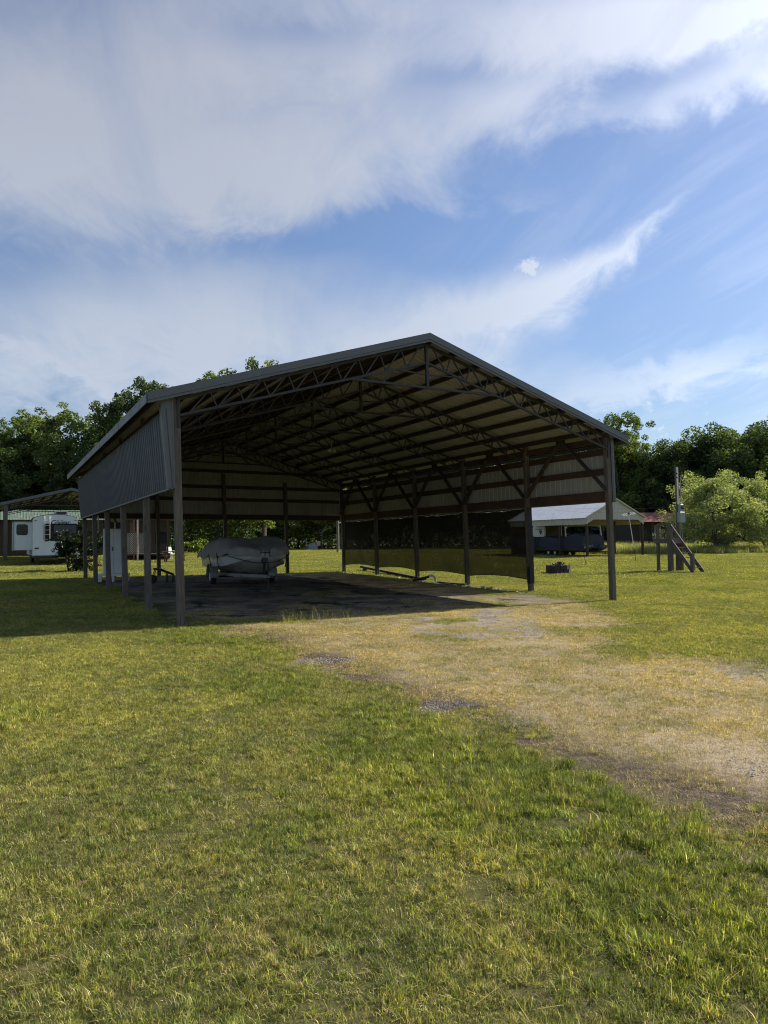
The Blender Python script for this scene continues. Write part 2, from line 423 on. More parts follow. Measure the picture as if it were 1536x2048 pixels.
def make_ground():
    # graded grid: fine near the camera, wide quads out to the horizon
    def axis(a, b, fine, coarse):
        out = list(np.arange(a, b, fine)); s = fine; p = b
        while p < coarse: out.append(p); s *= 1.25; p += s
        out.append(coarse); s = fine; p = a - fine
        neg = []
        while p > -coarse: neg.append(p); s *= 1.25; p -= s
        neg.append(-coarse)
        return np.array(neg[::-1] + out)
    xs = axis(-16, 16, .2, 2500); ys = axis(-2, 36, .2, 2500)
    X, Y = np.meshgrid(xs, ys); Z = gz(X, Y)
    r = np.hypot(X, Y)
    nx, ny = len(xs), len(ys)
    me = bpy.data.meshes.new('ground')
    co = np.stack([X, Y, Z], -1).reshape(-1, 3).astype(np.float32)
    i = (np.arange(ny - 1)[:, None] * nx + np.arange(nx - 1)[None]).ravel()
    fc = np.stack([i, i + 1, i + nx + 1, i + nx], -1)
    me.vertices.add(len(co)); me.vertices.foreach_set('co', co.ravel())
    me.loops.add(fc.size); me.loops.foreach_set('vertex_index', fc.ravel().astype(np.int32))
    me.polygons.add(len(fc)); me.polygons.foreach_set('loop_start', (np.arange(len(fc)) * 4).astype(np.int32))
    me.update(); me.validate()
    u, v = uv_of(co[:, 0], co[:, 1])
    a = me.attributes.new('drive', 'FLOAT', 'POINT'); a.data.foreach_set('value', drive_mask(u, v).astype(np.float32))
    fl = np.clip((v + .3) / 1.2, 0, 1) * np.clip((u - .3) / .8, 0, 1)
    a = me.attributes.new('floor', 'FLOAT', 'POINT'); a.data.foreach_set('value', fl.astype(np.float32))
    ed = np.exp(-((u - 1.05 - .15 * np.sin(v * 2.1)) / .5) ** 2) * np.clip((-v + .5) / 1.5, 0, 1)
    a = me.attributes.new('edge', 'FLOAT', 'POINT'); a.data.foreach_set('value', np.clip(ed * 1.15, 0, 1).astype(np.float32))
    me.polygons.foreach_set('use_smooth', [True] * len(me.polygons))
    me.materials.append(ground_material())
    o = bpy.data.objects.new('ground', me); COL.objects.link(o); tag(o, kind='structure')


make_ground()

# distant gravel lane
def make_road():
    b = MB(); n = 60
    P0, P1 = [], []
    for i in range(n + 1):
        x = -90 + 190 * i / n; y = 92 + 3 * math.sin(x * .03) + x * .02
        P0.append((x, y, float(gz(x, y)) + .012)); P1.append((x, y + 3.6, float(gz(x, y + 3.6)) + .012))
    b.add(P0 + P1, [(i, i + 1, n + 2 + i, n + 1 + i) for i in range(n)])
    o = b.build('road', mat('pale_gravel_lane', (.42, .38, .31), .95, var=.2, vscale=1.5, bump=.4)); tag(o, kind='structure')
make_road()
# ------------------------------------------------------------------ ribbed sheet
def ribbed(mb, org, A, LA, Bd, LB, N, pitch=.229, rib=.02, th=.004, mi=(0, 1), base=None):
    """corrugated sheet: ribs run along Bd, LB may be a function of the position along A"""
    A, Bd, N = Vector(A).normalized(), Vector(Bd).normalized(), Vector(N).normalized(); org = Vector(org)
    s = [0.0]; h = [0.0]; k = 0
    while True:
        c = (k + .5) * pitch
        if c + .035 >= LA: break
        s += [c - .034, c - .014, c + .014, c + .034]; h += [0, rib, rib, 0]
        q = c + pitch / 2 - .012
        if q + .02 < LA: s += [q, q + .012, q + .024]; h += [0, .005, 0]
        k += 1
    s.append(LA); h.append(0)
    f = LB if callable(LB) else (lambda x: LB)
    g = base if base else (lambda x: 0.0)
    m = len(s)
    v = []
    for off in (0, th):
        for i in range(m): v.append(org + A * s[i] + Bd * g(s[i]) + N * (h[i] + off))
        for i in range(m): v.append(org + A * s[i] + Bd * f(s[i]) + N * (h[i] + off))
    fi = [(i, i + 1, m + i + 1, m + i) for i in range(m - 1)]
    fo = [(2 * m + i, 3 * m + i, 3 * m + i + 1, 2 * m + i + 1) for i in range(m - 1)]
    mb.add(v, fo, mi[0]); o = len(mb.v) - len(v)
    mb.f += [tuple(j + o for j in q) for q in fi]; mb.mi += [mi[1]] * len(fi)
    return mb


def shear(u, v, z):
    return (u + .0223 * (4.74 - z), v, z - .0067 * u)


def no_recalc_build(mb, name, mats, parent, xf=None):
    me = bpy.data.meshes.new(name); vs = mb.v if xf is None else [xf(*p) for p in mb.v]
    me.from_pydata(vs, [], mb.f)
    for m_ in mats: me.materials.append(m_)
    me.polygons.foreach_set('material_index', mb.mi); me.update()
    o = bpy.data.objects.new(name, me); COL.objects.link(o); o.parent = parent
    return o


rnd = random.Random(7)
SLP = .314; EV = 4.64; OV = .6; FO = .2
def zc(u): return EV + SLP * min(u, BW - u)
_sl = math.hypot(1, SLP); SD = (1 / _sl, SLP / _sl)     # unit along the slope


def steel_barn(root, xf, bays=5, W_=BW, L_=BL, ev=EV, slp=SLP, prefix=True, detail=True, post_h=None):
    """open pole barn: posts, trusses, purlins and a ribbed roof in local metres"""
    zc_ = lambda u: ev + slp * min(u, W_ - u)
    # trusses
    nseg = 10 if detail else 6
    for i in range(bays + 1):
        v = L_ * i / bays + (.0 if i else -.02)
        b = MB(); y = v; dd = .47
        def ang(p, q, w=.05):
            b.beam(p, q, w, w)
        for sgn in (0, 1):
            X = (lambda a: a) if sgn == 0 else (lambda a: W_ - a)
            b.beam((X(0), y, zc_(0) - .03), (X(W_ / 2), y, zc_(W_ / 2) - .03), .055, .06)
            # bottom chord up to the king post
            kz = zc_(W_ / 2) - .48; bz0 = ev - .36
            b.beam((X(.03), y, bz0), (X(W_ / 2), y, kz), .05, .05)
            pit = (W_ / 2 - .25) / nseg
            fz = lambda a: bz0 + (kz - bz0) * a / (W_ / 2)
            for k in range(nseg):
                a = .25 + pit * (k + (.05 if k else 0))
                a2 = a
                b.beam((X(a2), y, fz(a2)), (X(a2 + pit * .62), y, zc_(min(a2 + pit * .62, W_ / 2)) - .05), .03, .03)
                if k: b.beam((X(a2 - .03), y, fz(a2)), (X(a2 - pit * .27), y, zc_(a2 - pit * .27) - .05), .03, .03)
            # struts between chord, collar and king post
            b.beam((X(W_ / 2 - .9), y, fz(W_ / 2 - .9)), (X(W_ / 2), y, zc_(W_ / 2) - .78), .03, .03)
            b.beam((X(W_ / 2 - .9), y, fz(W_ / 2 - .9)), (X(W_ / 2 - 1.25), y, zc_(W_ / 2) - 1.08), .03, .03)
            b.beam((X(.03), y, bz0 - .25), (X(.03), y, zc_(0) - .02), .05, .05)
        t = b.build('truss', MT['steel'], root, xf)
        cz = zc_(W_ / 2) - 1.10; tx = (cz - bz0) / (kz - bz0) * (W_ / 2)
        b = MB().beam((tx, y, cz), (W_ - tx, y, cz), .055, .055); b.build('collar', MT['steel'], t, xf)
        b = MB().beam((W_ / 2, y, cz), (W_ / 2, y, zc_(W_ / 2) - .02), .07, .07); b.build('king_post', MT['steel'], t, xf)
    # purlins
    npur = 10 if detail else 7
    for sgn in (0, 1):
        for k in range(npur):
            a = -.45 + (W_ / 2 + .35) * k / (npur - 1)
            z = ev + slp * a
            X = a if sgn == 0 else W_ - a
            b = MB()
            b.beam((X, -FO + .03, z + .075), (X, L_ + FO - .03, z + .075), .042, .14, (-slp if sgn == 0 else slp, 0, 1))
            b.build('purlin', MT['wood'], root, xf)
    # roof
    half = (W_ / 2 + OV) * math.hypot(1, slp)
    s = math.hypot(1, slp)
    roofs = MB()
    ribbed(roofs, (-OV, -FO, ev - slp * OV + .165), (0, 1, 0), L_ + 2 * FO, (1 / s, 0, slp / s), half, (-slp / s, 0, 1 / s))
    ribbed(roofs, (W_ + OV, -FO, ev - slp * OV + .165), (0, 1, 0), L_ + 2 * FO, (-1 / s, 0, slp / s), half, (slp / s, 0, 1 / s))
    roof = no_recalc_build(roofs, 'roof', [MT['roof'], MT['cream']], root, xf)
    # ridge cap
    b = MB(); zr = ev + slp * W_ / 2 + .205
    b.add([(W_ / 2 - .25, -FO - .02, zr - .25 * slp), (W_ / 2, -FO - .02, zr), (W_ / 2 + .25, -FO - .02, zr - .25 * slp), (W_ / 2 - .25, L_ + FO + .02, zr - .25 * slp), (W_ / 2, L_ + FO + .02, zr), (W_ / 2 + .25, L_ + FO + .02, zr - .25 * slp)],
          [(0, 1, 4, 3), (1, 2, 5, 4)])
    b.build('ridge_cap', MT['trim'], roof, xf)
    # rake and eave trim
    for (yy, sg) in ((-FO, -1), (L_ + FO, 1)):
        for sgn in (0, 1):
            X = (lambda a: a) if sgn == 0 else (lambda a: W_ - a)
            b = MB()
            p0 = (X(-OV), 0, ev - slp * OV); p1 = (X(W_ / 2), 0, ev + slp * W_ / 2)
            def quad(za, zb, y0, y1):
                lo = min(y0, y1); hi = max(y0, y1)
                v = []
                for (pp) in (p0, p1):
                    for z in (za, zb):
                        for q in (lo, hi): v.append((pp[0], q, pp[2] + z))
                b.add(v, [(0, 1, 3, 2), (4, 6, 7, 5), (0, 4, 5, 1), (2, 3, 7, 6), (0, 2, 6, 4), (1, 5, 7, 3)])
            quad(.055, .205, yy, yy + sg * .03); quad(-.005, .05, yy + sg * -.002, yy + sg * .016)
            quad(.200, .212, yy - sg * .13, yy + sg * .032)
            b.build('rake_trim', MT['trim'], root, xf)
    for sgn in (0, 1):
        X = (lambda a: a) if sgn == 0 else (lambda a: W_ - a)
        z0 = ev - slp * OV
        b = MB(); lo = min(X(-OV), X(-OV - .025)); hi = max(X(-OV), X(-OV - .025))
        b.box((lo, -FO, z0 - .0), (hi, L_ + FO, z0 + .19))
        lo = min(X(-OV + .002), X(-OV + .3)); hi = max(X(-OV + .002), X(-OV + .3))
        for k in range(5):     # eave trim comes in overlapping lengths
            y0 = -FO + (L_ + 2 * FO) * k / 5
            b.box((min(X(-OV - .026), X(-OV - .03)), y0 + .002, z0 + .004), (max(X(-OV - .026), X(-OV - .03)), y0 + .12, z0 + .186))
        b.build('eave_trim', MT['trim'], root, xf)
    return roof


def make_barn():
    root = thing('pole_barn', (BX, BY, 0), 'big open pole barn with grey ribbed roof and steel trusses over the parked boat', 'barn')
    steel_barn(root, shear)
    # posts
    def post(u, v, top, name='post', m=MT['post'], w=.15):
        b = MB(); g = float(gz(*xy_of(u + .1, v))); h = w / 2
        # slightly eased edges and a hint of bow
        vs = []; n = 8; bow = rnd.uniform(-.012, .012); bow2 = rnd.uniform(-.01, .01)
        for k in range(n + 1):
            z = g - .3 + (top - g + .3) * k / n; s = math.sin(PI * k / n); c = .012
            for (a, q) in ((-h + c, -h), (h - c, -h), (h, -h + c), (h, h - c), (h - c, h), (-h + c, h), (-h, h - c), (-h, -h + c)):
                vs.append((u + a + bow * s, v + q + bow2 * s, z))
        fs = [(k * 8 + j, k * 8 + (j + 1) % 8, (k + 1) * 8 + (j + 1) % 8, (k + 1) * 8 + j) for k in range(n) for j in range(8)]
        fs += [tuple(range(8)), tuple(n * 8 + j for j in range(8))]
        b.add(vs, fs); return b.build(name, m, root, shear)
    for i in range(6):
        v = BL * i / 5
        for u in (0, BW):
            post(u, v + (.06 if i == 0 else 0), EV + .12 if i else EV + .1)
    for k, top in ((1, 4.75), (2, 4.95), (3, 4.62)):
        post(BW * k / 4, BL, top)
    # side skirts
    b = MB()
    ribbed(b, (-.12, -.06, 2.79), (0, 1, 0), BL + .15, (-.06, 0, 1), 1.62, (-1, 0, 0)); skirt_l = no_recalc_build(b, 'side_panel', [MT['slate'], MT['cream']], root, shear)
    b = MB(); ribbed(b, (BW + .12, -.06, 2.79), (0, 1, 0), BL + .15, (0, 0, 1), 1.55, (1, 0, 0)); no_recalc_build(b, 'side_panel', [MT['slate'], MT['cream']], root, shear)
    b = MB(); ribbed(b, (0, BL + .12, 2.79), (1, 0, 0), BW, (0, 0, 1), lambda s: zc(s) + .12 - 2.79, (0, 1, 0)); no_recalc_build(b, 'back_panel', [MT['slate'], MT['cream']], root, shear)
    # bottom edge trims
    b = MB().box((-.155, -.07, 2.765), (-.115, BL + .1, 2.80)); b.build('bottom_trim', MT['trim'], root, shear)
    b = MB().box((BW + .115, -.07, 2.765), (BW + .155, BL + .1, 2.80)); b.build('bottom_trim', MT['trim'], root, shear)
    # corner trims
    b = MB()
    b.add([(-.10, -.03, 2.80), (-.215, -.03, 2.76), (-.32, -.03, 4.48), (-.10, -.03, 4.66), (-.10, -.05, 2.80), (-.215, -.05, 2.76), (-.32, -.05, 4.48), (-.10, -.05, 4.66)],
          [(0, 1, 2, 3), (7, 6, 5, 4), (0, 4, 5, 1), (1, 5, 6, 2), (2, 6, 7, 3), (3, 7, 4, 0)])
    b.box((-.10, -.055, 2.78), (-.072, .0, 4.66))
    b.add([(-.215, -.05, 2.76), (-.32, -.05, 4.48), (-.315, .16, 4.48), (-.20, .16, 2.76)], [(0, 1, 2, 3)])
    b.build('corner_trim', MT['trim'], root, shear)
    b = MB().box((BW + .077, -.045, 2.76), (BW + .19, -.03, 4.6)).box((BW + .176, -.03, 2.76), (BW + .19, .12, 4.6)); b.build('corner_trim', MT['trim'], root, shear)
    # girts
    for u, sg in ((0, -1), (BW, 1)):
        for z, h in ((2.8, .29), (3.57, .19), (4.15, .19)):
            b = MB(); lo, hi = sorted((u + sg * .077, u + sg * .115)); b.box((lo, -.02, z), (hi, BL + .07, z + h)); b.build('girt', MT['girt'], root, shear)
    for z, h in ((2.8, .24), (3.66, .16), (4.25, .16), (5.0, .14)):
        a = max(0, (z - EV) / SLP) + .1
        b = MB().box((a, BL + .077, z), (BW - a, BL + .115, z + h)); b.build('girt', MT['girt'], root, shear)
    # eave beams carrying the trusses
    for u in (0, BW):
        b = MB().box((u - .03, .1, EV - .16), (u + .03, BL - .1, EV + .02)); b.build('eave_beam', MT['girt'], root, shear)
    # knee braces on the open right row: a V from neighbouring posts to each mid-bay
    for i in range(5):
        v0 = BL * i / 5; v1 = BL * (i + 1) / 5; vm = (v0 + v1) / 2
        for (va, vb) in ((v0 + .05, vm - .12), (v1 - .05, vm + .12)):
            b = MB().beam((BW - .10, va, 3.1 + rnd.uniform(-.06, .06)), (BW - .10, vb, 4.66), .045, .14, (1, 0, 0)); b.build('knee_brace', MT['wood'], root, shear)
        b = MB().box((BW - .14, vm - .2, 4.55), (BW - .125, vm + .2, 4.8)); b.build('gusset', MT['wood'], root, shear)
    return root


make_barn()


def barn_world(u, v, z):
    p = shear(u, v, z); x, y = xy_of(p[0], p[1]); return Vector((x, y, p[2]))


def make_screen():
    # shade cloth: real thin cloth with an open weave
    m_ = bpy.data.materials.new('open_weave_shade_cloth'); m_.use_nodes = True; t = NT(m_.node_tree)
    b = t.n['Principled BSDF']; out = t.n['Material Output']
    b.inputs['Base Color'].default_value = (.035, .030, .024, 1); b.inputs['Roughness'].default_value = .9; b.inputs['Specular IOR Level'].default_value = .1
    tc = t.new('ShaderNodeTexCoord')
    n = t.noise(tc.outputs['Object'], 2.2, 4)
    tr = t.new('ShaderNodeBsdfTransparent'); mx = t.new('ShaderNodeMixShader')
    t.put(mx.inputs[0], t.ramp(n, .3, .7, .925, .895)); t.l.new(tr.outputs[0], mx.inputs[1]); t.l.new(b.outputs[0], mx.inputs[2]); t.l.new(mx.outputs[0], out.inputs[0])
    g0 = float(gz(*xy_of(BW, BL / 5)))
    root = thing('shade_screen', tuple(xy_of(BW + .0, BL / 5)) + (0,), 'dark see-through shade cloth strung along the right row of barn posts', 'shade screen')
    b = MB(); N = 160; rows = 14; vs = []
    def col(s):
        v = BL / 5 + s * (BL * 4 / 5)
        k = s * 4; f = k - math.floor(k)
        top = 2.73 - .05 * math.sin(PI * f) - .012 * math.sin(v * 9)
        gg = float(gz(*xy_of(BW, v)))
        bot = gg + .43 + .10 * math.sin(PI * min(f * 1.0, 1)) ** .8 * (1 if s < .999 else 0)
        return v, top, bot, f
    for i in range(N + 1):
        v, top, bot, f = col(i / N)
        for j in range(rows + 1):
            z = top + (bot - top) * j / rows
            bulge = .035 * math.sin(PI * f) * math.sin(PI * j / rows) + .008 * math.sin(v * 7 + j * .8)
            p = shear(BW + .085 + bulge, v, z); vs.append((p[0] - BW, p[1] - BL / 5, p[2]))
    b.add(vs, [(i * (rows + 1) + j, (i + 1) * (rows + 1) + j, (i + 1) * (rows + 1) + j + 1, i * (rows + 1) + j + 1) for i in range(N) for j in range(rows)])
    b.build('cloth', m_, root, smooth=True)
    def strip(name, jrow, r, mt):
        pts = [vs[i * (rows + 1) + jrow] for i in range(0, N + 1, 2)]
        MB().tube(pts, r, 6).build(name, mt, root)
    strip('hem', rows, .014, MT['black']); strip('hem', 0, .018, MT['black'])
    b = MB()
    pts = []
    for i in range(0, N + 1, 2):
        v, top, bot, f = col(i / N); p = shear(BW + .09, v, top + .035 + .02 * math.sin(v * 6.1)); pts.append((p[0] - BW, p[1] - BL / 5, p[2]))
    b.tube(pts, .009, 5).build('cord', MT['plastic'], root)
    # wrapped strap on the first post
    p0 = shear(BW, 0, 2.78); p1 = shear(BW, 0, .26)
    b = MB(); vs2 = []
    for p in (p0, p1):
        for a, q in ((-.082, -.082), (.09, -.082), (.09, .082), (-.082, .082)): vs2.append((p[0] - BW + a, q, p[2]))
    b.add(vs2, [(0, 1, 5, 4), (1, 2, 6, 5), (2, 3, 7, 6), (3, 0, 4, 7)]).build('post_wrap', MT['black'], root)
make_screen()
# ------------------------------------------------------------------ objects
def L2(u, v):       # barn-grid metres -> world xy
    return xy_of(u, v)


def make_boat():
    AX = .42; bow = ground_at(528, 1182)
    bx, by = bow[0] - .05, bow[1] + .55
    z0 = float(gz(bx, by)) + .0
    root = thing('covered_boat', (bx, by, z0), 'pale runabout boat under a strapped grey canvas cover, sitting on its trailer', 'boat', rotz=AX)
    # local: bow at origin pointing to -Y, stern at +Y
    LN = 5.6; HB = 1.24
    def hb(s): return HB * min(1, (1 - (1 - min(s / .42, 1)) ** 2.3)) ** .62 * (1 - .06 * max(0, s - .6))
    def sheer(s): return 1.22 - .10 * s + .07 * (1 - s) ** 2
    def keel(s): return .42 + .62 * max(0, 1 - s / .34) ** 2.2
    b = MB(); NS = 30; vs = []
    for i in range(NS + 1):
        s = i / NS; y = s * LN; w = max(hb(s), .02); zs = sheer(s); zk = min(keel(s), zs - .02); zch = zk + (zs - zk) * (.34 + .12 * (1 - s))
        ring = []
        prof = [(0, zk), (.45, zk + (zch - zk) * .40), (.84, zch - .01), (.90, zch), (.93, zch + .015), (.965, zch + (zs - zch) * .5), (1.0, zs - .05), (1.03, zs - .045), (1.03, zs), (.97, zs)]
        for a, z in prof: ring.append((a * w, y, z))
        vs.append([(-x, yy, z) for x, yy, z in reversed(ring)] + ring[1:])
    m = len(vs[0]); flat = [p for r_ in vs for p in r_]
    fs = [(i * m + j, (i + 1) * m + j, (i + 1) * m + j + 1, i * m + j + 1) for i in range(NS) for j in range(m - 1)]
    fs += [tuple(NS * m + j for j in range(m))]
    b.add(flat, fs); b.build('hull', MT['hull'], root, smooth=True)
    # rub rail
    for sg in (-1, 1):
        pts = [(sg * (hb(i / NS) * 1.035 + .0), i / NS * LN, sheer(i / NS) - .05) for i in range(NS + 1)]
        MB().tube(pts, .02, 6).build('rub_rail', MT['darksteel'], root)
    # canvas cover: two humps with a sag between and a lower skirt, with folds
    b = MB(); NT_, NY = 56, 64; vs = []
    rr = random.Random(3)
    ph = [rr.uniform(0, 6.28) for _ in range(8)]
    for i in range(NY + 1):
        s = -.012 + 1.035 * i / NY; sc_ = min(max(s, 0.0), 1.0); y = s * LN; w = hb(max(sc_, .006)) * 1.06 + .015
        hh = .13 + .44 * math.exp(-((s - .42) / .20) ** 2) + .30 * math.exp(-((s - .75) / .17) ** 2) + .10 * s
        hh *= min(1, s / .10 + .25) if s < .1 else 1
        if s > .93: hh *= max(.35, 1 - (s - .93) * 7)
        zs = sheer(sc_)
        for j in range(NT_ + 1):
            t = -1 + 2 * j / NT_; a = abs(t)
            if a > .80:      # skirt hanging below the gunwale
                k = (a - .80) / .20; drop = .13 + .05 * math.sin(y * 3 + ph[0]) + .03 * math.sin(y * 9 + (1 if t > 0 else 2))
                x = math.copysign(w + .015 + .02 * math.sin(y * 13 + ph[1]) * k, t); z = zs + .02 - k * drop
            else:
                q = a / .80; x = math.copysign(w * math.sin(q * PI / 2) ** .9, t)
                hump = 1 + .16 * (math.exp(-((q - .55) / .22) ** 2) - .9 * math.exp(-(q / .3) ** 2))
                z = zs + .02 + hh * (1 - q ** 2.6) * hump
            fold = .022 * math.sin(7 * x + 2.2 * y + ph[2]) * math.sin(3.1 * y + ph[3]) + .018 * math.sin(15 * x - 5 * y + ph[4]) + .006 * math.sin(31 * y + 9 * x)
            vs.append((x, y, z + fold * (1 if a < .8 else .3)))
    b.add(vs, [(i * (NT_ + 1) + j, (i + 1) * (NT_ + 1) + j, (i + 1) * (NT_ + 1) + j + 1, i * (NT_ + 1) + j + 1) for i in range(NY) for j in range(NT_)])
    cv = b.build('canvas_cover', MT['cover'], root, smooth=True)
    md = cv.modifiers.new('thickness', 'SOLIDIFY'); md.thickness = .006
    # bow strap swagging round the cover, and tie-down straps
    b = MB(); pts = []
    for k in range(25):
        t = -1 + 2 * k / 24; s = .02 + .17 * abs(t) ** 1.3; w = hb(max(s, .01)) * 1.08 + .03
        pts.append((math.copysign(w, t) if abs(t) > .04 else 0, s * LN - (.05 if abs(t) < .1 else .0), sheer(s) - .09 - .30 * (1 - abs(t)) ** 1.2))
    b.tube(pts, .012, 5).build('bow_strap', MT['black'], root)
    for sg, ss in ((-1, .30), (-1, .52), (1, .22), (1, .34)):
        w = hb(ss) * 1.07 + .03; b = MB()
        b.beam((sg * w, ss * LN, sheer(ss) + .02), (sg * (w * .93), ss * LN + .04, .66), .028, .006, (0, 1, 0)); b.build('tie_strap', MT['black'], root)
    b = MB(); b.tube([(-.99 * hb(.2) - .05, .2 * LN, sheer(.2) - .02), (-.99 * hb(.2) - .09, .2 * LN - .05, sheer(.2) - .06), (-hb(.17) - .06, .17 * LN, sheer(.2) - .04)], .02, 5).build('cleat', MT['black'], root)
    # outboard cover bulging at the stern corner
    b = MB(); prof = [(.001, .98), (.16, .96), (.22, .82), (.23, .55), (.17, .28), (.10, .1), (.001, .08)]
    b.lathe([(r_, z + .35) for r_, z in reversed(prof)], 14, origin=(0, LN + .22, 0)).build('outboard_motor', MT['darksteel'], root, smooth=True)
    # trailer
    tr = thing('boat_trailer', (bx, by, z0), 'galvanised boat trailer with round fenders and tongue jack under the covered boat', 'trailer', rotz=AX)
    b = MB()
    for sg in (-1, 1):
        b.beam((sg * .78, LN - .3, .44), (sg * .72, 2.3, .44), .06, .10); b.beam((sg * .72, 2.33, .44), (0, -.35, .46), .06, .10)
    b.beam((0, .4, .455), (0, -.85, .47), .08, .085)
    for y in (1.5, 2.6, 4.4): b.beam((-.75, y, .42), (.75, y, .42), .06, .06)
    b.build('frame', MT['galv'], tr)
    for sg in (-1, 1):
        MB().beam((sg * .45, 1.4, .52), (sg * .5, 5.0, .50), .09, .10).build('bunk', MT['black'], tr)
    MB().tube([(-1.1, 3.55, .33), (1.1, 3.55, .33)], .035, 8).build('axle', MT['darksteel'], tr)
    for sg in (-1, 1):
        X = sg * 1.12
        w = MB(); w.lathe([(.16, -.09), (.30, -.095), (.335, -.06), (.34, 0), (.335, .06), (.30, .095), (.16, .09), (.16, -.09)], 26, axis='x', origin=(X, 3.55, .335)); wh = w.build('wheel', MT['black'], tr, smooth=True)
        w = MB(); w.lathe([(.001, .02), (.05, .06), (.09, .03), (.155, .05), (.165, .085), (.165, -.085), (.001, -.085)], 20, axis='x', origin=(X, 3.55, .335)); w.build('rim', MT['white'], wh, smooth=True)
        # rounded fender with a flat front apron
        f = MB(); pts = []
        for k in range(13):
            a = PI * (1 - k / 12); pts.append((3.55 + math.cos(a) * .44, .36 + math.sin(a) * .46))
        pts = [(3.02, .30)] + pts + [(4.08, .30)]
        vs = []
        for (y, z) in pts: vs += [(X - .15, y, z), (X + .15, y, z)]
        for (y, z) in pts: vs += [(X - .15, 3.55 + (y - 3.55) * .97, .36 + (z - .36) * .97 - .0), (X + .15, 3.55 + (y - 3.55) * .97, .36 + (z - .36) * .97)]
        n = len(pts); fs = [(2 * i, 2 * i + 1, 2 * i + 3, 2 * i + 2) for i in range(n - 1)] + [(2 * n + 2 * i, 2 * n + 2 * i + 2, 2 * n + 2 * i + 3, 2 * n + 2 * i + 1) for i in range(n - 1)]
        f.add(vs, fs); f.build('fender', MT['box'], tr)
        MB().beam((sg * 1.02, 2.95, .42), (sg * .8, 2.95, .42), .05, .05).build('fender_step', MT['galv'], tr)
    MB().tube([(.0, -.42, .95), (0, -.42, .30), (0, -.42, -.0)], [.028, .028, .024], 10).lathe([(.001, -.02), (.07, -.02), (.07, .01), (.001, .01)], 14, origin=(0, -.42, .0)).tube([(-.09, -.42, .93), (.06, -.42, .93)], .012, 6).build('tongue_jack', MT['darksteel'], tr)
    MB().beam((0, .16, .5), (0, .05, 1.02), .07, .07).box((-.09, -.04, .93), (.09, .16, 1.08)).build('winch_post', MT['darksteel'], tr)
    MB().tube([(0, -.82, .47), (0, -.98, .47)], .045, 10).build('coupler', MT['darksteel'], tr)
    # hull side lettering that can no longer be read is left as a short dark scribble
    return root


make_boat()


def text_mesh(txt, size, ext, m_, parent, loc, rot, name='lettering', shear_=0.0):
    cu = bpy.data.curves.new(name, 'FONT'); cu.body = txt; cu.size = size; cu.extrude = ext; cu.shear = shear_; cu.align_x = 'CENTER'; cu.align_y = 'CENTER'; cu.offset = size * .012
    cu.materials.append(m_)
    o = bpy.data.objects.new(name, cu); COL.objects.link(o); dg = bpy.context.evaluated_depsgraph_get(); me = bpy.data.meshes.new_from_object(o.evaluated_get(dg)); bpy.data.objects.remove(o)
    o = bpy.data.objects.new(name, me); COL.objects.link(o); o.parent = parent; o.location = loc; o.rotation_euler = rot
    return o


def rounded(w, h, r, n=5):
    p = []
    for (cx, cz, a0) in ((w / 2 - r, h / 2 - r, 0), (-w / 2 + r, h / 2 - r, 90), (-w / 2 + r, -h / 2 + r, 180), (w / 2 - r, -h / 2 + r, 270)):
        for k in range(n + 1):
            a = R(a0 + 90 * k / n); p.append((cx + r * math.cos(a), cz + r * math.sin(a)))
    return p


def shift(poly, dx, dz): return [(a + dx, b + dz) for a, b in poly]


